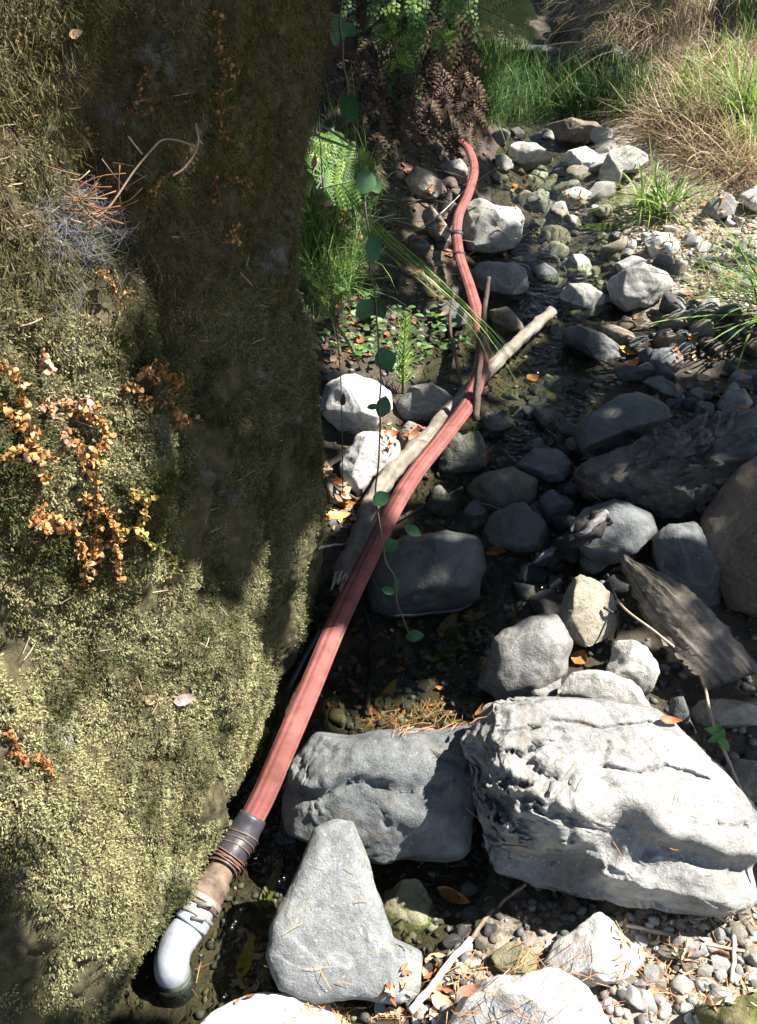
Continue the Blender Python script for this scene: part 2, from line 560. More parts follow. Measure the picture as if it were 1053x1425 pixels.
def moss_layer(name, n, per, Lr, wr, out, down, keep, colf):
    p, nrm, qx, qy = moss_points(n)
    k = keep(p, qx, qy)
    p, nrm, qx, qy = p[k], nrm[k], qx[k], qy[k]
    base = colf(p, qx, qy)
    p = p + nrm * (.009 * np.clip(fb(p, 62, 77) + .25, -.3, 1) + .006 * np.clip(fb(p, 25, 7), -.5, 1))[:, None]
    p, nrm, base = np.repeat(p, per, 0), np.repeat(nrm, per, 0), np.repeat(base, per, 0)
    n = len(p)
    d = unit(nrm * out + rng.normal(0, .55, (n, 3)) + np.array([0, 0, -down]))
    side = unit(np.cross(d, rng.normal(0, 1, (n, 3))))
    L, w = rng.uniform(*Lr, n), rng.uniform(*wr, n)
    col = base * rng.uniform(.7, 1.25, (n, 1))
    V, F, Cc = fronds(p + rng.normal(0, .0022, (n, 3)), d, side, L, w, col, .3 if Lr[0] < .008 else .05)
    o = mk(name, V, F, M['moss'], boulder, cols=Cc, smooth=False)
    tag(o, kind='stuff')
    return o

def fb(p, f, s):
    return np.array([mn.fractal((a * f + s, b * f, c * f), 1, 2, 3) for a, b, c in p])

BARE = [(330, 745, 28, 70), (205, 830, 22, 35), (395, 655, 18, 40), (415, 720, 14, 28), (440, 800, 26, 90), (400, 930, 22, 110), (345, 1100, 30, 50),
        (110, 350, 22, 22), (30, 1330, 60, 90), (130, 1360, 40, 40)]

def bare(qx, qy):
    k = np.zeros(len(qx))
    for x, y, a, b in BARE:
        k = np.maximum(k, 1.3 - np.hypot((qx - x) / a, (qy - y) / b))
    return k

def keep_short(p, qx, qy):
    f = fb(p, 9, 3)
    k = (f > -.55) & (rng.random(len(p)) > bare(qx, qy) * 1.25)
    return k & (rng.random(len(p)) < np.clip((qy - 180) / 400, .45, 1))

def col_short(p, qx, qy):
    f = np.clip(fb(p, 6, 11) * .9 + .5 + rng.normal(0, .12, len(p)), 0, 1)[:, None]
    g = np.clip(fb(p, 16, 21) + .5, 0, 1)[:, None]
    f = np.clip(f + (g - .5) * .9, 0, 1)
    lo, hi = np.array([.07, .078, .028]), np.array([.35, .34, .18])
    br = np.array([.19, .14, .085])
    c = lo * (1 - f) + hi * f
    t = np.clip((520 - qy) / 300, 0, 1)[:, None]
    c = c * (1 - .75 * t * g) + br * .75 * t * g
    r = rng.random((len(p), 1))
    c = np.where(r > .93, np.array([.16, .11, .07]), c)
    dk = np.clip((qx - 190) / 120, 0, 1) * np.clip((900 - qy) / 250, 0, 1)         # shade put into the colour: darker, greener moss over the unlit part
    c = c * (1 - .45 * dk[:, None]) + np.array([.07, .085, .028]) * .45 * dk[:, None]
    return c

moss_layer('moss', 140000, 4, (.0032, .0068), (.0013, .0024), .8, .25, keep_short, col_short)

def keep_long(p, qx, qy):
    f = fb(p, 7, 31)
    return (rng.random(len(p)) < np.clip((620 - qy) / 380, 0, 1) * (f > -.35))

def col_long(p, qx, qy):
    f = np.clip(fb(p, 9, 41) + .5, 0, 1)[:, None]
    return np.array([.085, .07, .035]) * (1 - f) + np.array([.21, .18, .09]) * f

moss_layer('hanging_moss', 42000, 2, (.010, .026), (.0005, .0010), .5, 1.0, keep_long, col_long)

# ------------------------------------------------------------------ rocks
import bmesh, zlib
ICO = {}
def ico(sub):
    if sub not in ICO:
        b = bmesh.new()
        bmesh.ops.create_icosphere(b, subdivisions=sub, radius=1)
        b.verts.ensure_lookup_table()
        ICO[sub] = (np.array([v.co for v in b.verts]), np.array([[v.index for v in f.verts] for f in b.faces]))
        b.free()
    return ICO[sub]

ROCKV, ROCKF, ROCKN = [], [], 0        # everything solid so far, for casting shade and laying litter

def solid(o):
    global ROCKN
    me = o.data
    v = np.zeros(len(me.vertices) * 3, np.float32)
    me.vertices.foreach_get('co', v)
    v = v.reshape(-1, 3)
    q = o
    while q is not None:
        v = v + np.array(q.location, np.float32)
        q = q.parent
    ROCKV.append(v)
    ROCKF.extend([tuple(i + ROCKN for i in p.vertices) for p in me.polygons])
    ROCKN += len(v)

def seg_dist(X, Y, pts):
    best = np.full(X.shape, 1e9)
    sgn = np.zeros(X.shape)
    for (x0, y0), (x1, y1) in zip(pts[:-1], pts[1:]):
        dx, dy = x1 - x0, y1 - y0
        t = np.clip(((X - x0) * dx + (Y - y0) * dy) / (dx * dx + dy * dy), 0, 1)
        d = np.hypot(X - x0 - t * dx, Y - y0 - t * dy)
        s = np.sign((X - x0) * dy - (Y - y0) * dx)
        k = d < best
        best = np.where(k, d, best); sgn = np.where(k, s, sgn)
    return best * -sgn           # positive below a left-to-right line

def outline_rock(name, label, poly, mat, h=.30, thick=.8, p=.75, sub=4, facets=12, amp=.055, normal=None, seed=None, ledges=(), cracks=(), rugged=(), terr=0, cut=(.58, .88), cuts=(), group=None):
    seed = zlib.crc32(label.encode()) % 997 if seed is None else seed
    R = random.Random(seed)
    if sub == 4 and max(q[0] for q in poly) - min(q[0] for q in poly) > 60: sub = 5
    poly = [(float(a), float(b)) for a, b in poly]
    # centroid
    a2 = cx = cy = 0
    for (x0, y0), (x1, y1) in zip(poly, poly[1:] + poly[:1]):
        k = x0 * y1 - x1 * y0
        a2 += k; cx += (x0 + x1) * k; cy += (y0 + y1) * k
    cx, cy = cx / (3 * a2), cy / (3 * a2)
    hpx = max(q[1] for q in poly) - min(q[1] for q in poly)
    wpx = max(q[0] for q in poly) - min(q[0] for q in poly)
    t = hit_terrain(cx, cy)
    dep = t.y * CP + (CAMZ - t.z) * SP
    Cc = hit_terrain(cx, cy, h * hpx / FPX * dep)
    dep = Cc.y * CP + (CAMZ - Cc.z) * SP
    vd = ray(cx, cy).normalized()
    Nn = Vector(normal).normalized() if normal else -vd
    size = math.sqrt(wpx * hpx) * dep / FPX
    # outline table
    nt = 360
    th = np.linspace(-math.pi, math.pi, nt, endpoint=False)
    Bp = np.zeros((nt, 3))
    for i, a in enumerate(th):
        ux, uy = math.cos(a), -math.sin(a)
        best = 1.0
        for (x0, y0), (x1, y1) in zip(poly, poly[1:] + poly[:1]):
            ex, ey = x1 - x0, y1 - y0
            den = ux * ey - uy * ex
            if abs(den) < 1e-9: continue
            r = ((x0 - cx) * ey - (y0 - cy) * ex) / den
            s = ((x0 - cx) * uy - (y0 - cy) * ux) / den
            if r > 0 and -1e-6 <= s <= 1 + 1e-6: best = max(best, r)
        d = ray(cx + ux * best, cy + uy * best)
        k = (Cc - CAM).dot(Nn) / d.dot(Nn)
        k = min(max(k, dep * .6), dep * 1.7)
        Bp[i] = CAM + d * k - Cc
    Bp = (Bp + .5 * (np.roll(Bp, 1, 0) + np.roll(Bp, -1, 0))) / 2
    V, F = ico(sub)
    sph = np.hypot(V[:, 0], V[:, 1])
    ang = np.arctan2(V[:, 1], V[:, 0])
    f = (ang + math.pi) / (2 * math.pi) * nt
    i0 = np.floor(f).astype(int) % nt
    fr = (f - np.floor(f))[:, None]
    B = Bp[i0] * (1 - fr) + Bp[(i0 + 1) % nt] * fr
    T = thick * size * .5
    Z = np.where(V[:, 2] > 0, V[:, 2], V[:, 2] * 1.25)
    Q = B * (sph ** p)[:, None] + np.array(Nn) * (Z * T)[:, None]
    cd = np.array(-vd)
    for _ in range(facets):
        for _try in range(20):
            n = np.array([R.gauss(0, 1), R.gauss(0, 1), R.gauss(0, 1)])
            n /= np.linalg.norm(n)
            if np.dot(n, cd) > .58 or np.dot(n, cd) < -.2: break
        s = Q @ n
        lim = s.max() * R.uniform(*cut)
        Q -= n * (np.maximum(s - lim, 0) * .93)[:, None]
    for n, fr_ in cuts:
        n = np.array(n) / np.linalg.norm(n)
        s = Q @ n
        Q -= n * (np.maximum(s - s.max() * fr_, 0) * .95)[:, None]
    if ledges or cracks or rugged or terr:
        qx, qy, _ = project(Q + np.array(Cc))
        for pts, depth, width in ledges:
            sd = seg_dist(qx, qy, pts) + 7 * np.array([mn.fractal(v, 1, 2, 3) for v in (Q / size * 5)])
            k = (sd > 0) & (sd < width) & (V[:, 2] > -.3)
            Q -= cd * np.where(k, depth * np.clip(sd / 14, 0, 1) * (1 - (np.clip(sd, 0, width) / width) ** 1.5), 0)[:, None]
        if sub >= 6 and ledges:
            E_ = np.vstack([F[:, [0, 1]], F[:, [1, 2]], F[:, [2, 0]]])
            for _ in range(3):
                S_ = np.zeros_like(Q); c_ = np.zeros(len(Q))
                np.add.at(S_, E_[:, 0], Q[E_[:, 1]]); np.add.at(c_, E_[:, 0], 1)
                Q = Q * .4 + S_ / c_[:, None] * .6
        wob = np.array([mn.fractal(v, 1, 2, 3) for v in (Q / size * 11)])
        for pts, depth, width in cracks:
            sd = np.abs(seg_dist(qx, qy, pts) + 6 * wob)
            Q -= cd * np.where(V[:, 2] > -.3, depth * np.exp(-(sd / width) ** 2), 0)[:, None]
        for rx, ry, rad, ra in rugged:
            wgt_ = np.clip(1.6 - np.hypot(qx - rx, (qy - ry)) / rad, 0, 1)
            blk = np.array([mn.cell(Vector((v[0] * 5 + v[2] * 2, v[1] * 3, v[2] * 11))) for v in (Q / size * 1.6 + wob[:, None] * .12)])
            Q += cd * (wgt_ * ra * (blk + .5 * wob))[:, None]
    amp_s = amp * size
    q = Q / size * 2.2 + seed * 3.7
    dsp = np.array([mn.fractal(v, .9, 2.1, 5) for v in q])
    dirn = Q / (np.linalg.norm(Q, axis=1)[:, None] + 1e-9)
    if terr:
        ax = np.array([.25, -.35, .9]); ax /= np.linalg.norm(ax)
        s = (Q @ ax) / size * 6 + dsp * 1.0
        step = s - np.floor(s)
        bl = np.array([mn.noise(v * .8 + 50) for v in q])
        dsp = dsp + terr * (step ** 3) * np.clip(.4 + bl * 1.5, 0, 1)
        r2 = np.array([abs(mn.noise(v * 1.3 + 20)) for v in q])
        dsp = dsp - terr * np.clip(.05 - r2, 0, 1) * 7
    Q = Q + dirn * (dsp * amp_s)[:, None]
    base = Vector((Cc.x, Cc.y, Cc.z + min(0.0, float(Q[:, 2].min()))))
    o = mk(name, Q + np.array(Cc), F, M[mat], loc=base)
    if facets >= 12 or sub >= 5:
        pass
    tag(o, label, 'rock', group)
    solid(o)
    return o
ROCKS = [
 # label, outline in the photograph, stone, extra
 ('brown rounded rock at the foot of the green grass', [(737,190),(760,172),(795,166),(830,170),(848,185),(845,203),(820,207),(780,205),(750,200)], 'brown', {}),
 ('pale flat rock beside the far end of the red hose', [(685,200),(705,195),(745,197),(772,208),(770,225),(745,238),(718,243),(695,228)], 'pale', {}),
 ('small pale stone touching the flat rock by the hose end', [(728,246),(745,236),(768,240),(768,255),(745,259)], 'pale', dict(sub=3)),
 ('sunlit pale rock just below the brown rounded rock', [(775,225),(790,208),(820,203),(845,210),(835,240),(815,252),(785,243)], 'white', {}),
 ('pale upright rock with dark left face behind the bright sedge', [(820,240),(835,212),(865,203),(895,203),(907,222),(890,238),(870,242),(860,268),(830,264)], 'pale', {}),
 ('white speckled stone lying in the upper creek', [(770,278),(785,260),(810,256),(830,270),(825,290),(795,291)], 'white', dict(sub=3)),
 ('big rock with sunlit top and dark front against the hose', [(641,287),(660,275),(700,288),(735,290),(746,305),(740,325),(715,345),(680,356),(650,352),(643,330)], 'pale', dict(sub=5, h=.4)),
 ('angular rock under the dead ferns, left of the hose', [(563,250),(578,232),(600,240),(625,262),(612,277),(575,277)], 'tan', {}),
 ('blocky rock directly left of the hose tip', [(610,228),(640,219),(655,235),(650,256),(620,252)], 'grey', {}),
 ('narrow tilted tan stone left of the upper hose', [(583,298),(600,287),(625,310),(628,342),(613,346),(595,322)], 'tan', {}),
 ('dark wet stone below the narrow tilted tan stone', [(560,330),(585,322),(600,345),(585,362),(560,355)], 'wet', dict(sub=3)),
 ('grey wedge stone on the gravel at the right, below the straw', [(972,300),(985,280),(1010,265),(1028,275),(1020,300),(995,310)], 'grey', {}),
 ('white stone cut by the right edge, below the straw', [(1025,272),(1053,258),(1080,265),(1080,300),(1035,293)], 'white', {}),
 ('bright stone between the sedge tuft and the big sunlit block', [(893,335),(905,318),(930,322),(948,345),(935,362),(905,360)], 'white', {}),
 ('tan stone half hidden under the sedge tuft', [(915,287),(930,275),(948,285),(950,300),(930,307)], 'tan', dict(sub=3)),
 ('dark grey rounded rock right of the bend in the upper hose', [(655,377),(672,365),(715,362),(738,375),(742,400),(725,420),(690,425),(662,410)], 'grey', dict(facets=5)),
 ('grey stone wedged behind the dark rounded rock by the hose', [(738,372),(758,365),(778,378),(775,405),(750,408),(740,395)], 'blue', {}),
 ('white stone above the speckled grey cobble', [(780,362),(800,350),(825,362),(828,380),(810,392),(785,388)], 'white', {}),
 ('speckled grey cobble left of the big sunlit block', [(776,410),(790,393),(815,390),(845,410),(840,435),(815,445),(785,440)], 'pale', {}),
 ('big sunlit block, largest stone of the upper gravel', [(845,398),(860,370),(890,358),(920,375),(942,387),(935,410),(905,425),(870,435),(850,417)], 'pale', dict(sub=5)),
 ('little grey stone at the right foot of the sunlit block', [(925,422),(945,412),(958,425),(950,445),(930,440)], 'grey', dict(sub=3)),
 ('long dark wet stone lying across the bright blue pool', [(780,457),(805,450),(840,465),(870,485),(875,500),(840,507),(805,497),(785,480)], 'wet', dict(facets=5)),
 ('blue grey cobble left of the drooping sedge', [(893,502),(910,487),(940,480),(958,485),(955,505),(940,520),(905,517)], 'blue', {}),
 ('brown stone behind the long dark wet stone', [(820,457),(850,448),(880,463),(892,485),(860,482)], 'brown', dict(sub=3)),
 ('squat brown stone above the blue grey cobble', [(900,473),(925,460),(955,468),(958,484),(930,488),(905,487)], 'brown', dict(sub=3)),
 ('upper of two squat brown stones above the blue grey cobble', [(903,449),(930,437),(957,445),(952,461),(915,462)], 'brown', dict(sub=3)),
 ('dark stone under the upper end of the grey log', [(728,442),(740,425),(770,428),(774,445),(745,457)], 'wet', dict(sub=3)),
 ('brown slab leaning behind the hose and upright twig', [(680,432),(705,423),(738,468),(715,482),(690,472)], 'brown', {}),
 ('dark wet stone left of the slab behind the hose', [(588,437),(620,415),(647,420),(652,452),(615,462)], 'wet', {}),
 ('pale stone under the right hand sedge blades', [(965,423),(990,411),(1010,420),(1000,438),(975,436)], 'pale', dict(sub=3)),
 ('slate blue pebble right of the dark slab', [(960,568),(975,557),(995,562),(993,578),(970,583)], 'blue', dict(sub=3)),
 ('dark cobble beside the slate blue pebble', [(995,567),(1005,545),(1035,540),(1047,560),(1035,580),(1000,582)], 'grey', {}),
 ('grey stone above the dark cobble at the right edge', [(1006,527),(1025,514),(1047,520),(1047,536),(1020,542)], 'grey', dict(sub=3)),
 ('dark stone above the dark slab, right of the pool', [(893,532),(920,522),(957,545),(957,563),(920,558)], 'wet', {}),
 ('brown stone sticking out above the orange leaf on the right', [(850,512),(875,503),(900,515),(898,532),(865,535)], 'wet', dict(sub=3)),
 ('white sunlit rock against the mossy boulder', [(444,567),(455,535),(500,515),(540,530),(546,570),(520,602),(480,617),(453,602)], 'white', dict(sub=5)),
 ('white topped rock with dark side below the white sunlit rock', [(468,642),(490,606),(530,597),(557,615),(552,650),(520,667),(500,692),(480,677)], 'white', dict(sub=5)),
 ('smooth grey rock at the foot of the horsetail', [(548,562),(570,537),(600,533),(634,552),(627,582),(590,592),(560,587)], 'grey', {}),
 ('small grey stone below the smooth grey rock', [(552,602),(570,585),(602,600),(592,627),(560,632)], 'grey', dict(sub=3)),
 ('dark green rock right under the curve of the hose', [(603,632),(630,605),(665,600),(684,620),(677,650),(640,672),(615,667)], 'wetmoss', {}),
 ('round dark algae covered rock in midstream', [(648,682),(665,655),(715,648),(747,668),(742,700),(705,727),(665,722)], 'wetmoss', dict(facets=4)),
 ('bluish rounded rock behind the round algae rock', [(712,652),(740,625),(775,623),(797,645),(787,672),(745,677)], 'blue', dict(facets=5)),
 ('dark angular rock in front of the round algae rock', [(667,742),(690,700),(730,698),(767,730),(757,767),(715,777),(675,767)], 'wet', {}),
 ('dark stone right of the round algae rock', [(743,692),(770,680),(800,700),(797,732),(765,742)], 'wet', {}),
 ('olive stone under shallow water, upper of two', [(733,542),(760,519),(800,530),(812,555),(790,577),(750,572)], 'olive', dict(h=-.1, thick=.5)),
 ('olive stone under shallow water, lower of two', [(738,592),(765,573),(802,585),(797,607),(750,612)], 'olive', dict(h=-.1, thick=.5)),
 ('broad dark flat slab right of the olive stones', [(797,592),(820,565),(890,549),(940,560),(970,585),(930,607),(870,627),(810,642),(800,622)], 'wet', dict(sub=5, normal=(0,-.25,1), thick=.35, p=.5)),
 ('little pale stone by the boulder below the white rocks', [(450,668),(460,654),(485,680),(492,697),(460,702)], 'tan', dict(sub=3)),
 ('dark stone in the gap above the white sunlit rock', [(444,522),(465,514),(477,533),(455,546)], 'wet', dict(sub=3)),
 ('long layered dark outcrop crossing the right side', [(800,652),(850,627),(940,600),(1053,570),(1120,560),(1120,650),(1010,682),(1000,707),(930,722),(870,707),(812,697)], 'strata_dark', dict(sub=6, terr=.7, amp=.075, ledges=[([(805,668),(870,645),(950,622),(1060,590)], .022, 22), ([(830,690),(900,668),(990,640),(1060,625)], .03, 26), ([(900,705),(960,690),(1005,680)], .02, 18)], cracks=[([(880,640),(900,680)], .012, 4), ([(960,612),(985,650)], .012, 4)], rugged=[(960,660,60,.012)], h=.35, facets=5, cut=(.75,.95), cuts=[((.1,-.2,.95),.75),((-.3,-.9,.2),.75)])),
 ('dark boulder cut off by the right edge', [(970,745),(1000,685),(1050,628),(1130,635),(1160,760),(1090,870),(1010,850)], 'brown', dict(sub=5)),
 ('big dark oval rock right of the hose in the shade', [(503,812),(520,770),(560,745),(620,739),(660,750),(679,790),(671,835),(620,857),(550,862),(513,850)], 'wet', dict(sub=5, facets=4, h=.3)),
 ('grey block behind the charred wood', [(763,742),(800,710),(855,697),(905,715),(912,740),(897,777),(850,787),(800,782),(768,767)], 'blue', dict(sub=5)),
 ('large smooth grey rock above the bark slab', [(905,747),(930,728),(970,726),(1000,760),(1012,800),(1002,842),(960,850),(920,802),(907,775)], 'blue', dict(sub=5, facets=6)),
 ('upright tan slab with flat sunlit face', [(773,837),(790,803),(820,797),(845,813),(858,850),(852,892),(826,914),(790,882),(775,862)], 'tan', dict(sub=5, normal=(.35,-.75,.55), thick=.4, p=.45, h=.42)),
 ('grey rock with diagonal shade left of the upright slab', [(663,957),(690,890),(740,850),(780,847),(802,890),(792,937),(745,977),(690,982)], 'grey', dict(sub=5)),
 ('small stone perched on the top edge of the layered boulder', [(721,947),(735,930),(765,925),(787,940),(777,972),(735,977)], 'grey', dict(h=.6)),
 ('pale rock streaked by twig shadow beside the bark slab', [(818,927),(855,895),(880,885),(907,895),(917,935),(902,967),(850,952)], 'pale', {}),
 ('pale hump behind the top of the layered boulder', [(766,967),(780,935),(830,930),(880,945),(912,987),(880,1003),(800,990)], 'pale', dict(h=.5)),
 ('flat grey stone under the leafy stem at the right edge', [(953,994),(975,975),(1020,972),(1070,985),(1070,1008),(1000,1014),(963,1012)], 'tan', {}),
 ('olive stone below the leafy stem', [(1000,1077),(1020,1054),(1053,1060),(1090,1070),(1070,1120),(1040,1124),(1010,1102)], 'tan', {}),
 ('dark stone between bark slab and layered boulder', [(925,975),(950,960),(960,1000),(975,1030),(950,1035)], 'wet', dict(sub=3)),
 ('long blue grey rock with cracks across the channel', [(388,1122),(405,1060),(440,1020),(520,1017),(600,1014),(662,1009),(672,1050),(665,1100),(650,1187),(590,1197),(530,1202),(470,1187),(400,1162)], 'blue',
   dict(sub=6, h=.42, p=.6, thick=.65, amp=.05, facets=7, cut=(.75,.95), cracks=[([(395,1095),(450,1108),(500,1085),(560,1100),(610,1095)], .016, 5), ([(590,1030),(620,1060),(650,1070)], .010, 4), ([(520,1100),(540,1150)], .008, 3)], rugged=[(430,1080,50,.005)], ledges=[([(400,1085),(440,1095),(480,1075),(520,1090),(560,1105),(600,1090),(640,1110)], .018, 26), ([(395,1095),(450,1110),(500,1100)], .014, 20), ([(590,1045),(640,1060)], .01, 16)])),
 ('triangular speckled grey slab in the sun', [(438,1152),(465,1140),(492,1142),(507,1180),(522,1222),(550,1306),(586,1323),(585,1385),(560,1400),(500,1397),(440,1396),(390,1377),(368,1332),(375,1290),(410,1218)], 'slab',
   dict(sub=6, normal=(.05,-.62,.78), thick=.22, p=.32, amp=.03, facets=3, cut=(.8,.97), h=.34)),
 ('wet brown stone in the water right of the triangular slab', [(512,1217),(570,1208),(617,1285),(612,1327),(585,1333),(550,1302)], 'olive', dict(normal=(.1,-.4,.9), thick=.4, h=.05, p=.5)),
 ('whitish wedge stone below the layered boulder', [(748,1347),(775,1310),(825,1269),(872,1285),(907,1320),(892,1352),(850,1375),(790,1370)], 'white', dict(sub=5)),
 ('small olive stone left of the whitish wedge stone', [(678,1332),(715,1307),(752,1330),(747,1353),(700,1356)], 'olive', {}),
 ('huge white stone cut by the bottom edge', [(622,1430),(640,1385),(690,1358),(780,1352),(840,1375),(870,1425),(885,1500),(620,1500)], 'white', dict(sub=5, h=.35)),
 ('white stone at the bottom edge in front of the pipe elbow', [(252,1425),(300,1397),(380,1381),(450,1385),(512,1412),(512,1480),(250,1480)], 'white', dict(sub=5, h=.2)),
 ('moss topped stone in the bottom right corner', [(957,1414),(985,1392),(1053,1380),(1110,1400),(1110,1480),(957,1480)], 'mossrock', dict(sub=5)),
 ('grey stone in the gravel right of the whitish wedge', [(928,1312),(945,1294),(975,1303),(987,1325),(960,1338),(935,1333)], 'grey', dict(sub=3)),
 ('layered pale boulder, largest rock at the lower right', [(602,1112),(632,1036),(675,980),(760,972),(830,968),(900,984),(952,1030),(1002,1080),(1047,1140),(1053,1180),(1040,1215),(1043,1257),(1000,1278),(930,1268),(850,1252),(780,1237),(700,1222),(632,1190),(606,1150)], 'strata',
   dict(sub=7, normal=(.05,-.62,.78), thick=.72, p=.5, amp=.022, terr=1.0, cuts=[((.15,-.3,.94),.74),((-.3,-.95,.02),.66),((-.85,-.5,.1),.72),((.35,-.45,.8),.86)], facets=3, rugged=[(690,1055,70,.018),(700,1125,55,.018)], cracks=[([(795,1065),(788,1110),(800,1165)], .009, 3.5), ([(690,1022),(770,1004),(850,1008),(905,1002)], .009, 3), ([(840,1066),(885,1074),(930,1064),(985,1080)], .012, 3.5), ([(845,1030),(838,1080),(862,1112)], .009, 3.5), ([(700,1085),(745,1078),(790,1088)], .012, 3.5), ([(765,1132),(830,1152),(878,1146)], .011, 4), ([(930,1138),(980,1150),(1040,1150)], .009, 3)], ledges=[([(893,1140),(920,1163),(960,1178),(1060,1195)], .08, 70), ([(640,1160),(720,1175),(790,1180),(815,1165)], .05, 55), ([(740,1060),(800,1070),(830,1080),(880,1090)], .016, 22),
             ([(645,1095),(700,1100),(740,1085)], .03, 34), ([(670,1030),(720,1040),(760,1020)], .02, 26), ([(800,1040),(850,1035),(890,1055)], .012, 18), ([(660,1060),(700,1065),(735,1055)], .025, 25), ([(900,1120),(950,1125),(990,1120)], .012, 20), ([(760,1110),(800,1130),(860,1140)], .010, 20)])),
]
for label, poly, mat, kw in ROCKS:
    outline_rock('rock', label, poly, mat, **kw)

# dark rocks of the creek further up, behind the grass
for label, poly, mat in [
    ('dark wet rock beside the upper pool behind the grass', [(700,75),(740,62),(800,68),(810,95),(770,110),(715,105)], 'wet'),
    ('brown rock at the top of the creek left of the straw', [(760,35),(785,18),(798,25),(795,50),(770,52)], 'brown'),
    ('grey rock on the dry bank under the straw', [(925,85),(945,75),(985,78),(990,95),(950,105)], 'tan'),
    ('dark rock in shade under the hanging straw', [(815,75),(850,60),(890,80),(885,120),(840,125)], 'wet')]:
    outline_rock('rock', label, poly, mat, sub=3)

# cobbles that fill the bed between the named rocks, and pebbles
PEB = []
for k in range(14):
    V, F = ico(3)
    s = np.array([1, random.uniform(.7, 1.0), random.uniform(.45, .75)])
    Q = V * s
    for _ in range(11):
        n = rng.normal(0, 1, 3); n /= np.linalg.norm(n)
        d = Q @ n
        Q = Q - n * (np.maximum(d - d.max() * random.uniform(.5, .85), 0) * .94)[:, None]
    Q = Q + unit(Q) * np.array([.07 * mn.fractal(v * 1.7 + k * 5, 1, 2, 3) for v in Q])[:, None]
    PEB.append((Q, F))
PMESH = {}
def pebble(px, py, size_px, mat, label, group, name='pebble', cat='pebble', sink=.25):
    p = hit_terrain(px, py)
    d = p.y * CP + (CAMZ - p.z) * SP
    r = size_px / FPX * d * .5
    k = random.randrange(len(PEB))
    if (k, mat) not in PMESH:
        PMESH[k, mat] = mesh_data(name, PEB[k][0], PEB[k][1], M[mat])
    o = bpy.data.objects.new(name, PMESH[k, mat])
    COL.objects.link(o)
    o.scale = (r, r, r)
    o.rotation_euler = (random.uniform(-.4, .4), random.uniform(-.4, .4), random.uniform(0, 6.28))
    o.location = (p.x, p.y, p.z + r * (.5 - sink))
    tag(o, label, cat, group)
    return o

ZONES = [
 (60, [(880,1300),(1053,1270),(1053,1400),(950,1410),(890,1425),(860,1380)], (9, 30), ['white', 'pale', 'white', 'tan'], 'small pale pebble in the sunlit gravel at the bottom right', 'bottom right gravel pebbles'),
 (26, [(560,1340),(640,1310),(700,1350),(640,1390),(620,1425),(560,1425),(500,1400)], (8, 20), ['white', 'pale', 'grey'], 'small pebble among the twigs left of the huge white stone', 'pebbles by the white stick'),
 (70, [(940,310),(1053,310),(1053,420),(960,415),(900,370)], (8, 24), ['white', 'pale', 'tan'], 'small bright pebble on the sunlit upper right gravel', 'upper right gravel pebbles'),
 (40, [(900,440),(1053,430),(1053,600),(960,600),(900,540)], (10, 26), ['grey', 'brown', 'blue', 'wet'], 'small dark pebble on the shaded right bank', 'shaded right bank pebbles'),
 (34, [(690,240),(840,260),(850,300),(760,350),(690,260)], (7, 18), ['pale', 'grey', 'tan', 'brown'], 'small pebble in the upper creek below the flat pale rocks', 'upper creek pebbles'),
 (34, [(790,340),(900,320),(890,360),(850,400),(780,400)], (8, 22), ['white', 'pale', 'grey'], 'small bright pebble around the big sunlit block', 'pebbles around the sunlit block'),
]
for n, poly, sz, mats, label, group in ZONES:
    for x, y in sample_poly(poly, n):
        pebble(x, y, random.uniform(*sz) if random.random() < .8 else sz[1] * 1.3, random.choice(mats), label, group)
CZ = [
 (46, [(690,190),(880,200),(850,300),(760,340),(690,260)], (24, 52), ['pale', 'grey', 'tan', 'white'], 'angular stone packed in the upper creek above the fallen branch', 'upper creek stones'),
 (34, [(740,330),(960,330),(960,450),(740,470)], (24, 50), ['pale', 'grey', 'white', 'tan'], 'angular stone packed around the big sunlit block', 'stones around the sunlit block'),
 (34, [(860,430),(1053,420),(1053,600),(900,560)], (22, 50), ['grey', 'brown', 'blue', 'tan'], 'angular stone packed on the shaded right bank above the layered outcrop', 'right bank stones'),
 (42, [(600,560),(820,600),(900,720),(900,880),(660,850),(600,700)], (32, 66), ['grey', 'wet', 'blue'], 'angular dark stone packed in the shaded midstream', 'packed midstream stones'),
 (34, [(690,480),(840,460),(830,560),(800,640),(700,640),(680,560)], (18, 40), ['wet', 'wet', 'olive'], 'dark wet cobble in the shaded midstream', 'midstream cobbles'),
 (30, [(600,660),(880,690),(880,800),(700,900),(600,740)], (20, 44), ['wet', 'wetmoss'], 'dark wet cobble below the round algae rock', 'lower stream cobbles'),
 (22, [(450,870),(660,880),(660,1000),(440,1000)], (16, 40), ['olive', 'wet', 'brown'], 'wet cobble on the bed of the small pool beside the hose', 'pool bed cobbles'),
 (26, [(560,200),(650,200),(640,420),(540,400),(540,280)], (14, 34), ['wet', 'grey', 'brown'], 'stone in the shade left of the upper hose', 'stones left of the upper hose'),
 (20, [(520,1200),(700,1220),(860,1260),(740,1310),(560,1340)], (18, 44), ['wet', 'wetmoss', 'brown'], 'dark cobble in the shade under the layered boulder', 'cobbles under the layered boulder'),
 (14, [(880,880),(1053,960),(1053,1080),(930,1000)], (18, 40), ['wet', 'brown'], 'dark cobble below the bark slab', 'cobbles below the bark slab'),
 (16, [(440,500),(560,560),(560,720),(450,760)], (14, 32), ['tan', 'grey', 'wet'], 'small stone between the white rocks and the mossy boulder', 'stones beside the mossy boulder'),
]
for n, poly, sz, mats, label, group in CZ:
    for x, y in sample_poly(poly, n):
        pebble(x, y, random.uniform(*sz), random.choice(mats), label, group, 'cobble', 'cobble', .12 if 'packed' in label else .35)

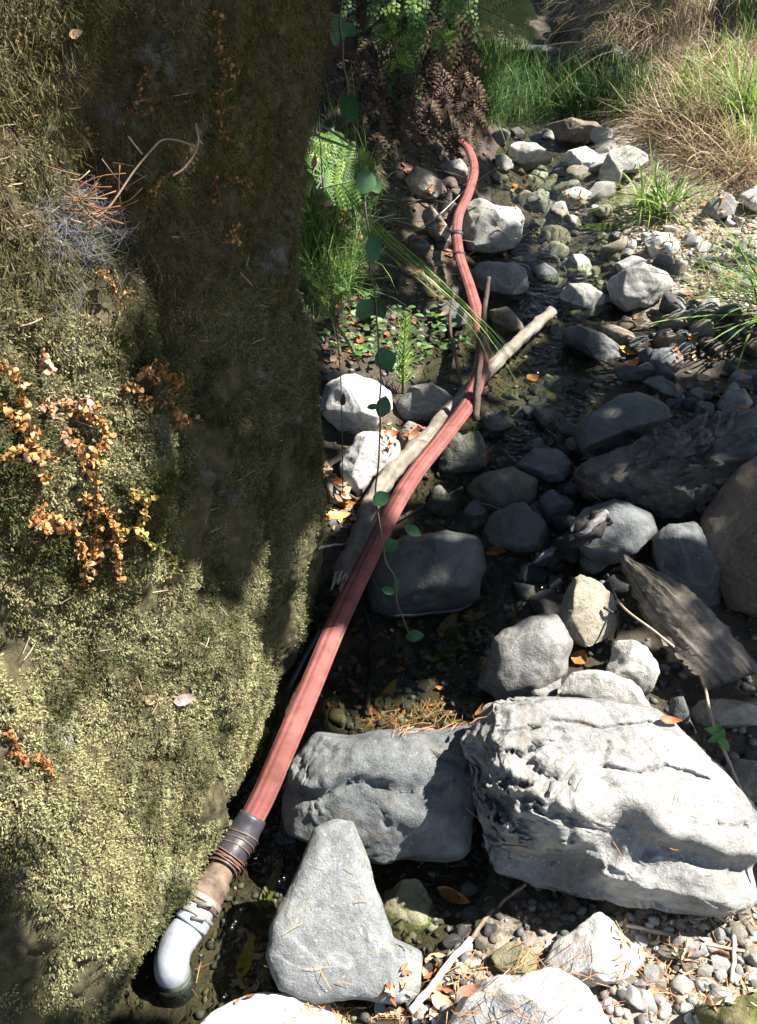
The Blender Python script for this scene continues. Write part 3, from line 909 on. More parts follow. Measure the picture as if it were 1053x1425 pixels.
# uncountable grit over the whole bed
def grit(name, n, poly, rr, cols, mat, flat=.6):
    V0 = ico(1)[0]; F0 = ico(1)[1]
    pts = [hit_terrain(x, y) for x, y in sample_poly(poly, n)]
    nv = len(V0)
    Vs, Cs = [], []
    for p in pts:
        s = random.uniform(*rr)
        v = V0 * (s * np.array([1, random.uniform(.6, 1), flat * random.uniform(.6, 1.2)])) * rng.uniform(.75, 1.2, (nv, 1))
        a = random.uniform(0, 6.28)
        ca, sa = math.cos(a), math.sin(a)
        v = np.stack([v[:, 0] * ca - v[:, 1] * sa, v[:, 0] * sa + v[:, 1] * ca, v[:, 2]], 1)
        Vs.append(v + np.array(p) + [0, 0, s * .25])
        c = np.array(random.choice(cols)) * random.uniform(.6, 1.3)
        Cs.append(np.tile(c, (nv, 1)))
    Fs = (np.arange(len(pts))[:, None, None] * nv + F0[None]).reshape(-1, 3)
    o = mk(name, np.vstack(Vs), Fs, M[mat], smooth=False, cols=np.vstack(Cs))
    return tag(o, kind='stuff')
G = [(.09, .09, .088), (.15, .145, .13), (.12, .095, .065), (.06, .057, .052), (.2, .19, .17)]
GB = [(.5, .49, .46), (.42, .40, .36), (.3, .27, .22), (.55, .5, .42)]
grit('gravel', 2600, [(400,200),(1053,150),(1053,1425),(250,1425),(430,830)], (.004, .013), G, 'pebble')
grit('gravel', 800, [(860,300),(1053,280),(1053,430),(940,420),(850,350)], (.004, .011), GB, 'pebble')
grit('gravel', 320, [(850,1280),(1053,1270),(1053,1425),(560,1425),(640,1330)], (.004, .012), GB, 'pebble')
# ------------------------------------------------------------------ casting onto what is built
solid(ground); solid(bo)
def bvh():
    return BVHTree.FromPolygons(np.vstack(ROCKV).tolist(), ROCKF)
TREE = bvh()
BARE_BED = TREE
def cast(px, py, tree=None):
    d = ray(px, py).normalized()
    h = (tree or TREE).ray_cast(CAM, d)
    if h[0] is None:
        p = hit_terrain(px, py)
        return p, Vector((0, 0, 1)), (p - CAM).length
    n = h[1]
    if n.dot(d) > 0: n = -n
    return h[0], n, h[3]
def px_size(p):
    return (p[1] * CP + (CAMZ - p[2]) * SP) / FPX          # metres per photograph pixel at p
def lift(px, py, off=.0):
    """point off metres in front of what the pixel shows, along its surface normal"""
    p, n, _ = cast(px, py)
    return p + n * off

# ------------------------------------------------------------------ red hose with tape, clamp and pipe elbow
HOSE = [(640,196,.07),(652,208,.09),(660,235,.08),(652,268,.10),(637,305,.12),(638,350,.10),(653,398,.10),(666,445,.14),(671,495,.17),
        (655,555,.15),(620,605,.13),(577,660,.13),(546,710,.14),(520,762,.15),(490,822,.16),(461,886,.16),(431,958,.15),(400,1030,.14),(368,1104,.125),(346,1147,.115)]
hp = [hit_terrain(x, y, h) for x, y, h in HOSE]
path = catmull(hp, 420)
fire = thing('fire_hose', 'faded red flat hose running down the creek into a pipe elbow', 'hose', hp[-1])
nr = 36
v, f = sweep(path, np.interp(np.linspace(0, 1, 420), [0, .25, .5, 1], [.0155, .017, .0215, .0235]), nr, .62)
v = np.array(v).reshape(-1, nr, 3); cv = v.mean(1, keepdims=True); v = (cv + (v - cv) * np.where(np.arange(nr) % 4 == 0, .93, 1.0)[None, :, None]).reshape(-1, 3)
streak = np.array([mn.noise((k * 1.7, 0, 0)) for k in range(nr)])
cc = []
for i in range(len(path)):
    along = mn.noise((i * .05, 5, 0)) * .5 + mn.noise((i * .3, 9, 0)) * .25
    for k in range(nr):
        s = .5 + .9 * streak[k] + .35 * along + .3 * mn.noise((k * 2.3, i * .02, 3))
        s = min(1, max(0, s))
        c = np.array([.165, .05, .043]) * (1 - s) + np.array([.32, .125, .108]) * s
        if k % 4 == 0: c = c * .72
        dirt = min(1, max(0, mn.fractal((i * .045, math.cos(k * .175) * 1.2, math.sin(k * .175) * 1.2), 1, 2, 4) * 1.3 - .1))
        c = c * (1 - .6 * dirt) + np.array([.11, .08, .06]) * .6 * dirt
        cc.append(c)
mk('hose_body', v, f, M['hose'], fire, cols=cc)
solid(fire.children[0])

def plain(name, col, rough, spec=.4, var=.3, scale=40, metal=0):
    m = N(name)
    c = m.mix(1.0, col, m.ramp(m.noise(scale, 6, .65), [(.3, (1 - var,) * 3), (.7, (1 + var,) * 3)]), 'MULTIPLY')
    m.b.inputs['Metallic'].default_value = metal
    return m.out(c, rough, m.bump(m.noise(scale * 3, 4, .6), .3, .002), spec)
M['tape'] = plain('black_tape', (.035, .035, .042), .45)
M['wire'] = plain('rusty_wire', (.13, .07, .045), .6, .4, .4, 90)
M['pvc'] = plain('weathered_white_pipe', (.21, .225, .245), .4, .45, .65, 14)
M['steel'] = plain('dirty_steel_clamp', (.26, .24, .21), .5, .5, .35, 60, .3)
M['canvas'] = plain('stained_tan_sleeve', (.13, .095, .07), .9, .15, .6, 35)
M['rubber'] = plain('black_rubber', (.02, .022, .025), .4)
M['cable'] = plain('black_cable_sheath', (.03, .034, .042), .35, .5)

q = [hit_terrain(x, y, h) for x, y, h in [(352,1135,.115),(338,1162,.11),(322,1187,.105),(309,1208,.102),(298,1226,.10),(287,1246,.098),(277,1264,.095),(266,1284,.09),(255,1301,.085)]]
def tube(name, pts, r, mat, n=24, ring=24, rough=0, **k):
    v, f = sweep(catmull(pts, n), r, ring, rough=rough, **k)
    o = mk(name, v, f, mat, fire); solid(o); return o
tube('tape_wrap', q[0:4], np.interp(np.linspace(0, 1, 24), [0, .3, .35, 1], [.0255, .028, .0295, .028]), M['tape'], rough=.06)
tube('hose_end', q[3:5], .0245, M['hose'] if False else M['canvas'], 8)
tube('sleeve', q[4:7], np.interp(np.linspace(0, 1, 24), [0, .2, .4, .6, 1], [.0295, .0315, .0305, .032, .031]), M['canvas'], rough=.1)
# wire wound round tape and sleeve
ax = catmull(q[0:5], 60)
T = np.gradient(ax, axis=0); T /= np.linalg.norm(T, axis=1)[:, None]
def coil(i0, i1, turns, r, rw):
    pts = []
    n = int(turns * 20)
    for k in range(n + 1):
        u = i0 + (i1 - i0) * k / n
        j = min(int(u), 58); fr = u - j
        c = ax[j] * (1 - fr) + ax[j + 1] * fr
        s = np.cross(T[j], (0, 0, 1)); s /= np.linalg.norm(s); w = np.cross(s, T[j])
        a = 2 * math.pi * turns * k / n
        rr = r * (1 + .05 * mn.noise((k * .1, i0, 0)))
        pts.append(c + (s * math.cos(a) + w * math.sin(a)) * rr + T[j] * .006 * math.sin(a + i0))
    v, f = sweep(pts, rw, 6)
    return mk('wire', v, f, M['wire'], fire)
coil(14, 30, 3, .030, .0013); coil(31, 40, 3, .031, .0014); coil(40, 50, 2, .0305, .0013)
for a0, b0, rr in ((.2, .34, .0335), (.72, .82, .0335)):
    cpath = catmull(q[5:8], 40)
    i0, i1 = int(a0 * 39), int(b0 * 39) + 2
    v, f = sweep(cpath[i0:i1], rr, 24)
    cl = mk('hose_clamp', v, f, M['steel'], fire)
    mid = cpath[(i0 + i1) // 2] + np.array([.012, -.02, .025])
    v, f = sweep([mid - [.012, 0, 0], mid + [.012, 0, 0]], .0038, 8)
    sc = mk('screw', v, f, M['steel'], cl)
e0, e1 = Vector(q[7]), Vector(q[8])
dirp = (e1 - e0).normalized()
e2 = e1 + dirp * .022
e3 = e2 + dirp * .022 + Vector((.006, 0, -.016))
e4 = e3 + dirp * .004 + Vector((.004, 0, -.034))
e5 = e4 + Vector((0, 0, -.03))
tube('pipe', [q[6], q[7], e1], .0275, M['pvc'])
tube('pipe_collar', [q[7] - dirp * .012, q[7] + dirp * .006], .031, M['pvc'], 6)
tube('elbow', [e1 - dirp * .012, e2, e3, e4], .0285, M['pvc'], 30)
tube('elbow_rim', [e4 + Vector((0, 0, .012)), e5], .033, M['rubber'], 8)

for i0, i1 in ((98, 100), (112, 113)):
    v, f = sweep(path[i0:i1 + 1], .0236 if i0 > 250 else .0212, 20, .66)
    mk('tie_band', v, f, M['tape'], fire)

# black cable between boulder and hose
pts = [lift(x, y, .02) for x, y in [(442,884),(430,905),(414,935),(399,972),(388,1003),(380,1036),(376,1055)]]
v, f = sweep(catmull(pts, 40), .0065, 8)
o = mk('cable', v, f, M['cable'], loc=pts[-1]); tag(o, 'thin black cable squeezed between boulder and red hose', 'cable'); solid(o)

# ------------------------------------------------------------------ wood
def wood_cols(n, ring, a, b, seed, dark=.5):
    out = []
    for i in range(n):
        for k in range(ring):
            s = .5 + .5 * mn.noise((k * .9 + seed, i * .06, seed)) + .35 * mn.noise((k * 2.7, i * .25, seed))
            s = min(1, max(0, s))
            out.append(np.array(a) * (1 - s) + np.array(b) * s)
    return out
def branch(name, label, pts, r0, r1, a, b, n=60, ring=12, rough=.25, cat='branch', parent=None, group=None, seed=1):
    P = catmull(pts, n)
    P = P + np.array([[mn.noise((i * .25, seed, 0)), mn.noise((i * .25, seed, 7)), mn.noise((i * .25, seed, 13))] for i in range(n)]) * r0 * .35
    v, f = sweep(P, np.linspace(r0, r1, n), ring, rough=rough, seed=seed)
    o = mk(name, v, f, M['wood'], parent, loc=None if parent else pts[0], cols=wood_cols(n, ring, a, b, seed))
    if parent is None: tag(o, label, cat, group)
    solid(o)
    return o
LOGP = [(768,433,.08),(735,462,.09),(703,492,.08),(670,526,.07),(630,568,.07),(590,613,.07),(551,650,.07),(522,692,.075),(502,745,.075),(476,800,.065)]
lp = [hit_terrain(x, y, h) for x, y, h in LOGP]
log = thing('fallen_branch', 'long grey fallen branch lying beside and under the red hose', 'branch', lp[-1])
limb = branch('limb', None, lp, .0175, .0245, (.11, .09, .07), (.29, .255, .21), 120, 16, .3, parent=log, seed=4)
e = np.array(lp[-1]); dlog = (np.array(lp[-1]) - np.array(lp[-2])); dlog /= np.linalg.norm(dlog)
for k in range(9):
    a = k * .7
    off = np.array([math.cos(a), math.sin(a) * .4, math.sin(a)]) * .017
    v, f = sweep([e + off - dlog * .02, e + off * .7 + dlog * (.012 + .012 * (k % 3))], [.007, .002], 5)
    mk('splinter', v, f, M['wood'], limb, cols=[(.45, .38, .28)] * len(v))
tw = [hit_terrain(x, y, h) for x, y, h in [(662,585,.14),(664,540,.19),(667,500,.24),(671,455,.30),(676,415,.35),(680,385,.39)]]
branch('twig', 'dark upright twig crossing in front of the hose bend', tw, .010, .006, (.05, .035, .03), (.14, .10, .085), 30, 8, .2, 'twig', seed=8)
tw = [hit_terrain(x, y, h) for x, y, h in [(642,545,.06),(637,510,.11),(628,470,.17),(626,440,.21),(632,405,.25)]]
branch('twig', 'thin bent brown twig standing left of the hose bend', tw, .006, .0045, (.07, .045, .03), (.16, .11, .08), 26, 7, .2, 'twig', seed=9)
def lay(label, pts, r0, r1, a=(.10, .075, .055), b=(.24, .19, .15), name='stick', off=.006, seed=2):
    P = [lift(x, y, off + r0) for x, y in pts]
    # bridge hollows: never dip far behind the straight line between the ends
    n = len(P)
    d0, d1 = (P[0] - CAM).length, (P[-1] - CAM).length
    Q = []
    for k, p in enumerate(P):
        d = (p - CAM).length
        lim = d0 + (d1 - d0) * k / max(1, n - 1) + .05
        Q.append(CAM + (p - CAM) * (min(d, lim) / d))
    return branch(name, label, Q, r0, r1, a, b, max(12, 8 * n), 8, .2, 'stick', seed=seed)
lay('white dry stick lying across the pebbles by the triangular slab', [(572,1415),(600,1382),(630,1345),(655,1312)], .0065, .005, (.38, .33, .27), (.62, .57, .5), seed=3)
lay('dark forked twig in the shade under the layered boulder', [(655,1312),(675,1285),(700,1258),(735,1228)], .004, .0025, seed=5)
lay('dark wet stick standing in the small pool', [(505,845),(513,880),(517,930),(510,1000)], .007, .005, (.03, .022, .018), (.08, .06, .045), seed=6)
lay('thin blue black twig under the hose, above the dark oval rock', [(548,730),(580,712),(615,695),(650,680)], .005, .004, (.05, .06, .075), (.12, .14, .17), seed=7)
lay('pale twig poking out of the boulder toward the branch', [(440,765),(460,762),(482,760)], .003, .002, (.3, .25, .2), (.5, .45, .38), seed=11)
lay('dark twig from the boulder across the sunlit leaves', [(452,668),(470,682),(490,695),(505,705)], .004, .003, (.06, .045, .04), (.14, .1, .08), seed=12)
lay('dry stick on the gravel under the layered boulder', [(870,1290),(930,1305),(985,1318),(1040,1330)], .0035, .0025, (.3, .24, .18), (.5, .42, .33), seed=13)
lay('short pale stick crossing the gravel at the right', [(1018,1300),(1020,1335),(1016,1372)], .004, .003, (.35, .28, .22), (.55, .47, .38), seed=14)
lay('dark twig resting on the pale rock by the upright slab', [(836,845),(850,852),(868,850),(890,855)], .0035, .0025, (.03, .025, .02), (.08, .06, .05), seed=15)
lay('dark twig standing between upright slab and pale rock', [(855,848),(856,870),(854,892)], .0032, .003, (.03, .025, .02), (.08, .06, .05), seed=16)
lay('brown stem lying across the upper creek gravel', [(772,345),(778,372),(784,400),(774,425)], .004, .003, (.12, .08, .06), (.25, .17, .13), seed=17)
lay('grey twig caught against the hose under the ferns', [(640,262),(660,255),(682,240),(705,232)], .003, .002, seed=18)
lay('dark curved twig left of the hose under the ferns', [(530,285),(570,283),(610,275),(640,262)], .0035, .0025, (.03, .025, .02), (.09, .07, .05), seed=19)
lay('dark root along the water below the oval rock', [(515,858),(560,853),(600,848),(640,843),(672,833)], .0035, .003, (.04, .04, .05), (.10, .10, .13), seed=20)
lay('thin twig over the dark rocks of midstream', [(640,695),(670,700),(690,705),(705,715)], .002, .0015, seed=21)

for k_, pts_ in enumerate([[(560,262),(600,280),(650,288),(700,292)],[(500,300),(560,312),(620,330),(660,338)],[(575,325),(610,300),(650,262)],[(690,318),(715,330),(742,322)],[(540,330),(580,372),(600,400)]]):
    lay(['pale thin twig over the rocks just left of the dark fronted rock','pale thin twig lying on the left bank toward the hose','short pale twig slanting up to the hose under the ferns','thin pale twig hanging on the dark front of the big rock','thin pale twig sloping down on the left bank'][k_], pts_, .0022, .0015, (.3, .25, .2), (.48, .42, .34), seed=40 + k_)

# charred wood: a long black lump behind the layered rocks
P = [lift(x, y, .02) for x, y in [(742,795),(775,772),(810,748),(846,722)]]
charred = thing('charred_wood', 'burnt splintered piece of wood lying on the grey block', 'wood', P[0])
v, f = sweep(catmull(P, 40), np.interp(np.linspace(0, 1, 40), [0, .15, .6, 1], [.008, .024, .032, .022]), 14, .7, rough=.8, seed=30)
o = mk('charcoal', v, f, M['wood'], charred, cols=wood_cols(40, 14, (.02, .019, .018), (.07, .065, .06), 30)); solid(o)
P2 = [p + Vector((-.004, -.016, .02)) for p in P]
v, f = sweep(catmull(P2, 40), np.interp(np.linspace(0, 1, 40), [0, .2, .6, 1], [.003, .010, .012, .008]), 10, .6, rough=.9, seed=31)
o = mk('grey_splinter', v, f, M['wood'], charred, cols=wood_cols(40, 10, (.10, .095, .09), (.34, .32, .31), 31)); solid(o)
P = [lift(x, y, .0) for x, y in [(690,800),(730,806),(770,812)]]
o = branch('driftwood', 'black waterlogged wood under the charred piece', [p for p in P], .035, .03, (.012, .012, .014), (.04, .04, .045), 30, 12, .4, 'wood', seed=33)

# bark slab: curved plank of bark with needles on it
c4 = [hit_terrain(x, y, h) for x, y, h in [(862,780,.16),(905,872,.09),(985,960,.05),(1062,935,.05),(960,822,.16)]]
bark = thing('bark_slab', 'slab of grey bark strewn with pine needles leaning on the rocks', 'bark', c4[2])
nu, nv_ = 46, 22
L0 = np.array([c4[0], c4[1], c4[2]]); top_e = catmull([np.array(c4[0]) + [.015, .01, .0], c4[4], c4[3]], nu); bot_e = catmull(L0, nu)
vs, cs = [], []
for side in (1, -1):
    for i in range(nu):
        for j in range(nv_):
            t = j / (nv_ - 1)
            p = bot_e[i] * (1 - t) + top_e[i] * t
            rag = .01 * mn.noise((i * .4, j * .1, 3)) * (1 if j in (0, nv_ - 1) else .3)
            up = .022 * math.sin(math.pi * t) + .006 * mn.noise((i * .15, j * 1.1, 5)) + .003 * mn.noise((i * .9, j * 2, 8))
            vs.append(p + np.array([rag, rag, 0]) + np.array([-.15, -.55, .8]) * (up + side * .007))
            s = min(1, max(0, .5 + mn.noise((i * .07, j * .9, 2)) * .7 + mn.noise((i * .5, j * 2.1, 4)) * .4))
            cs.append(np.array([.055, .045, .035]) * (1 - s) + np.array([.24, .205, .165]) * s)
fs = []
for i in range(nu - 1):
    for j in range(nv_ - 1):
        a = i * nv_ + j
        fs.append((a, a + nv_, a + nv_ + 1, a + 1))
        b = a + nu * nv_
        fs.append((b, b + 1, b + nv_ + 1, b + nv_))
def rim(idx):
    for a, b in zip(idx[:-1], idx[1:]):
        fs.append((a, b, b + nu * nv_, a + nu * nv_))
rim([i * nv_ for i in range(nu)]); rim([i * nv_ + nv_ - 1 for i in range(nu)][::-1]); rim(list(range(nv_))[::-1]); rim([(nu - 1) * nv_ + j for j in range(nv_)])
o = mk('bark', vs, fs, M['wood'], bark, cols=cs); solid(o)
TREE = bvh()
# ------------------------------------------------------------------ plants
def at(px, py, depth):
    return CAM + ray(px, py) * depth

def near(px, py, depth, gap=.10):
    """the same, but never inside the bank: at least gap in front of the ground"""
    p = hit_terrain(px, py)
    return CAM + ray(px, py) * min(depth, p.y * CP + (CAMZ - p.z) * SP - gap)

def blades(base, az, lean, L, w, g, col, nseg=5, wob=.15):
    """grass blades as tapered strips; all arguments are arrays of n rows"""
    n = len(base)
    az, lean, L, w, g = [np.broadcast_to(np.asarray(q, float), (n,)) for q in (az, lean, L, w, g)]
    d0 = np.stack([np.cos(az) * np.sin(lean), np.sin(az) * np.sin(lean), np.cos(lean)], 1)
    tw = az + math.pi / 2 + rng.normal(0, .5, n)
    side = np.stack([np.cos(tw), np.sin(tw), rng.normal(0, .2, n)], 1)
    bend = rng.normal(0, wob, (n, 3))
    V = np.zeros((n, nseg + 1, 2, 3))
    C = np.zeros((n, nseg + 1, 2, 3))
    for k in range(nseg + 1):
        t = k / nseg
        p = base + (d0 * t + bend * t * t) * L[:, None]
        p[:, 2] -= g * L * t * t
        ww = (w * (1 - t) ** .6 * (.6 + .8 * t * (1 - t) * 2))[:, None] * .5
        V[:, k, 0], V[:, k, 1] = p - side * ww, p + side * ww
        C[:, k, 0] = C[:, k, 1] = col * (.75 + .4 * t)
    o = np.arange(n)[:, None] * (nseg + 1) * 2
    F = np.vstack([o + [2 * k, 2 * k + 1, 2 * k + 3, 2 * k + 2] for k in range(nseg)])
    return V.reshape(-1, 3), F, C.reshape(-1, 3)

def mixcol(n, pal, var=.25):
    pal = np.array(pal)
    return pal[rng.integers(0, len(pal), n)] * rng.uniform(1 - var, 1 + var, (n, 1))

GREEN = [(.06, .13, .03), (.085, .17, .04), (.11, .19, .06), (.05, .10, .035)]
LIME = [(.16, .27, .05), (.22, .33, .08), (.13, .23, .05)]
STRAW = [(.42, .33, .20), (.52, .43, .28), (.34, .26, .15), (.28, .22, .14)]
DEADF = [(.065, .042, .026), (.045, .03, .02), (.095, .065, .042)]

def lawn(name, poly, n, L, w, lean, g, pal, az=(0, 6.28), h=0.0, var=.25):
    b = np.array([hit_terrain(x, y) for x, y in sample_poly(poly, n)]) + [0, 0, h]
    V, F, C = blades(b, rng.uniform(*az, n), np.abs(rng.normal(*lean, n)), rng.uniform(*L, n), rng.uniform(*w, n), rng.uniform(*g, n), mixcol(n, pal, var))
    return tag(mk(name, V, F, M['blade'], cols=C), kind='stuff')

lawn('grass', [(640,95),(700,110),(760,120),(860,110),(905,140),(880,172),(800,170),(720,178),(660,182),(640,150)], 2600, (.16, .34), (.003, .006), (.45, .3), (.1, .6), GREEN)
lawn('grass', [(640,60),(700,75),(740,100),(690,125),(640,120)], 700, (.16, .30), (.003, .006), (.45, .3), (.1, .6), GREEN + LIME)
lawn('grass', [(415,200),(500,200),(520,300),(510,420),(430,450),(405,330)], 1000, (.16, .38), (.003, .0055), (.5, .3), (.2, .8), GREEN + LIME)
lawn('grass', [(405,300),(470,300),(480,440),(420,450)], 420, (.16, .32), (.003, .005), (.5, .3), (.2, .7), LIME)
lawn('grass', [(950,110),(1053,60),(1053,230),(990,200),(930,180)], 300, (.18, .38), (.004, .008), (.5, .3), (.2, .8), LIME, (1.5, 4.5))
lawn('grass', [(1010,0),(1053,0),(1053,70),(1030,60)], 120, (.18, .34), (.004, .008), (.5, .3), (.2, .8), LIME)
lawn('grass', [(960,350),(1053,330),(1053,420),(990,400)], 160, (.05, .14), (.003, .006), (.7, .3), (.2, .8), LIME)
lawn('dry_grass', [(880,150),(930,90),(1053,40),(1053,260),(960,230),(900,190)], 4600, (.14, .36), (.0025, .006), (1.15, .3), (.1, .5), STRAW)
lawn('dry_grass', [(960,200),(1053,190),(1053,290),(1000,260)], 700, (.08, .22), (.002, .004), (1.35, .2), (.0, .3), STRAW)
lawn('dry_grass', [(800,40),(870,0),(980,0),(985,75),(900,110),(840,120)], 1500, (.25, .60), (.002, .0045), (.8, .4), (.5, 1.1), STRAW[1:] + [(.16, .14, .06)], (2.6, 4.6), .12)
lawn('dry_grass', [(820,-60),(1053,-60),(1053,30),(850,10)], 900, (.3, .65), (.003, .005), (.9, .4), (.6, 1.2), STRAW[1:] + [(.14, .14, .05)], (2.6, 4.8), .1)
lawn('grass', [(445,-60),(820,-60),(800,30),(640,40),(445,60)], 900, (.2, .45), (.004, .008), (.6, .3), (.3, .9), [(.03, .07, .02), (.05, .09, .025)], h=.05)

lawn('dry_grass', [(870,215),(1053,190),(1053,420),(965,415),(890,330)], 1700, (.05, .17), (.0018, .004), (1.4, .15), (.0, .15), STRAW + [(.5, .44, .32)])
lawn('dry_grass', [(440,170),(640,180),(660,300),(640,420),(440,470)], 420, (.06, .2), (.0015, .003), (1.4, .2), (.0, .2), STRAW[2:] + [(.1, .07, .04)])

def tuft(name, label, px, py, n, L, w, lean, g, pal, az, cat='sedge', spread=.04, h=0):
    b = np.array(hit_terrain(px, py))
    root = thing(name, label, cat, b)
    for k in range(n):
        base = b[None] + rng.normal(0, spread, (1, 3)) * [1, 1, 0] + [0, 0, h]
        V, F, C = blades(base, [rng.uniform(*az)], [abs(rng.normal(*lean))], [rng.uniform(*L)], [rng.uniform(*w)], [rng.uniform(*g)], mixcol(1, pal), 8, .06)
        solid(mk('blade', V, F, M['blade'], root, cols=C))
    return root
tuft('sedge_tuft', 'bright green sedge tuft lit by the sun beside the upright pale rock', 915, 295, 170, (.16, .36), (.005, .011), (.85, .4), (.2, .55), LIME + [(.22, .30, .09)], (0, 6.28))
tuft('sedge_tuft', 'drooping green sedge hanging in from the right edge', 1075, 455, 80, (.26, .50), (.006, .011), (.95, .25), (.1, .45), GREEN + LIME, (2.7, 4.2), h=.05)
tuft('sedge_tuft', 'green grass tuft arching out of the sunny bank at the right edge', 1045, 165, 60, (.3, .55), (.006, .010), (.7, .3), (.15, .5), LIME, (2.3, 4.2))
tuft('sedge_tuft', 'dark green grass tuft standing above the brown rounded rock', 790, 150, 46, (.18, .36), (.005, .009), (.4, .25), (.2, .7), GREEN, (0, 6.28))

def ribbon(pts, w, n=16, twist=.0):
    P = catmull(pts, n)
    T = np.gradient(P, axis=0); T /= np.linalg.norm(T, axis=1)[:, None]
    V = []
    for i in range(n):
        s = np.cross(T[i], P[i] - np.array(CAM)); s /= np.linalg.norm(s)
        s = s * math.cos(twist) + np.cross(T[i], s) * math.sin(twist)
        ww = w * .5 * min(1, (1 - i / (n - 1)) * 2.2 + .06)
        V += [P[i] - s * ww, P[i] + s * ww]
    return V, [(2 * i, 2 * i + 1, 2 * i + 3, 2 * i + 2) for i in range(n - 1)]

arch = thing('arching_grass', 'long thin grass blades arching over the hose bend', 'grass', hit_terrain(470, 330))
for k in range(8):
    a, b = random.uniform(-10, 10), random.uniform(-22, 22)
    v, f = ribbon([at(478 + a, 265 + b * .6, 2.15), at(530 + a, 325 + b, 2.1), at(600 + a, 385 + b, 2.08), at(672 + a, 455 + b, 2.08), at(742 + a * 2 + random.uniform(-30, 10), 560 + b + random.uniform(-50, 15), 2.2)],
                  random.uniform(.0016, .0032), 22, random.uniform(-.9, .9))
    mk('blade', v, f, M['blade'], arch, cols=np.tile(mixcol(1, LIME), (len(v), 1)))
lv = thing('flat_leaf', 'broad bright green blade lying flat below the sedge tuft', 'leaf', lift(830, 330, .01))
v, f = ribbon([lift(770, 336, .012), lift(800, 328, .02), lift(840, 322, .02), lift(872, 318, .012)], .03, 14, .5)
mk('blade', v, f, M['blade'], lv, cols=np.tile([.2, .3, .05], (len(v), 1)))
for x0, y0, x1, y1, x2, y2, d in [(440,170,480,195,520,222,2.3), (442,190,470,200,505,215,2.4), (415,370,440,395,470,420,1.9), (430,400,480,470,505,520,1.95)]:
    r = thing('grass_blade', f'single {"pale" if y0 < 300 else "green"} blade of grass starting at the boulder edge {"high" if y0 < 180 else "above" if y0 < 300 else "beside" if y0 < 390 else "below"} the fern', 'grass', at(x0, y0, d))
    v, f = ribbon([at(x0, y0, d), at(x1, y1, d - .05), at(x2, y2, d)], .007, 12, .3)
    mk('blade', v, f, M['blade'], r, cols=np.tile([.16, .24, .10], (len(v), 1)))

# ---- ferns
def frond(pts, width, pal, parent, name='frond', n=26, nl=6, droop=.3, mat='blade', ragged=0.0, up=None):
    P = catmull(pts, n)
    T = np.gradient(P, axis=0); T /= np.linalg.norm(T, axis=1)[:, None]
    B = Bag()
    v, f = sweep(P, np.linspace(.0022, .0008, n), 4)
    B.add(v, f, np.array(pal[0]) * .6)
    for i in range(2, n):
        t = i / (n - 1)
        ln = width * min(1, (1 - t) * 1.5 + .05) * min(1, .45 + t * 2.2)
        for sgn in (-1, 1):
            if ragged and random.random() < ragged: continue
            s = np.cross(T[i], (P[i] - np.array(CAM)) if up is None else np.array(up, float)); s /= np.linalg.norm(s)
            d = s * sgn + T[i] * .45 + np.array([random.gauss(0, .12 + ragged), random.gauss(0, .12 + ragged), -droop + random.gauss(0, .1 + ragged)])
            d /= np.linalg.norm(d)
            q = np.cross(d, np.cross(s, T[i]) + np.array([random.gauss(0, .2)] * 3)); q /= np.linalg.norm(q)
            col = np.array(random.choice(pal)) * random.uniform(.7, 1.3)
            for k in range(nl):
                u = (k + .5) / nl
                c = P[i] + d * ln * u + np.array([0, 0, -droop * .25 * ln * u * u])
                ll = width * .20 * (1 - u * .75) + .002
                for sg in (-1, 1):
                    e = q * sg * ll + d * ll * .55
                    h = d * ln / nl * .42
                    B.add([c - h, c + e * .6 - h * .6, c + e, c + h], [(0, 1, 2, 3)], col)
    o = B.build(name, M[mat], parent, smooth=False)
    solid(o)
    return o

fern = thing('green_fern', 'green fern low beside the mossy boulder', 'fern', at(455, 240, 2.6))
for a in [[(440,262),(465,228),(500,222),(520,240)], [(440,255),(455,215),(470,195),(478,190)], [(445,262),(475,255),(510,250),(530,268)], [(435,240),(455,205),(462,180)]]:
    frond([near(x, y, 2.55 + .05 * k) for k, (x, y) in enumerate(a)], .075, GREEN + LIME, fern)
fern = thing('green_fern', 'green fern hanging among the dead fronds under the bank', 'fern', at(560, 0, 3.6))
for a in [[(510,40),(540,60),(556,95),(562,130)], [(520,5),(550,25),(580,30),(610,20)], [(590,15),(570,60),(545,105),(548,140)], [(545,70),(560,100),(565,140),(560,165)], [(600,40),(620,60),(640,90),(630,120)]]:
    frond([near(x, y, 3.3 + .06 * k) for k, (x, y) in enumerate(a)], .085, GREEN + LIME, fern)
fern = thing('pale_fern', 'pale green fern frond reaching out over the back grass', 'fern', at(640, 0, 3.9))
for a in [[(630,-10),(670,10),(710,30),(752,52)], [(640,-20),(680,-5),(720,10),(745,25)], [(615,0),(630,25),(655,40),(690,45)]]:
    frond([near(x, y, 3.6) for x, y in a], .10, [(.22, .26, .10), (.18, .24, .08), (.26, .27, .13)], fern)
dead = thing('dead_fern', 'dead dark brown fern fronds hanging around the hose tip', 'fern', at(600, 0, 3.7))
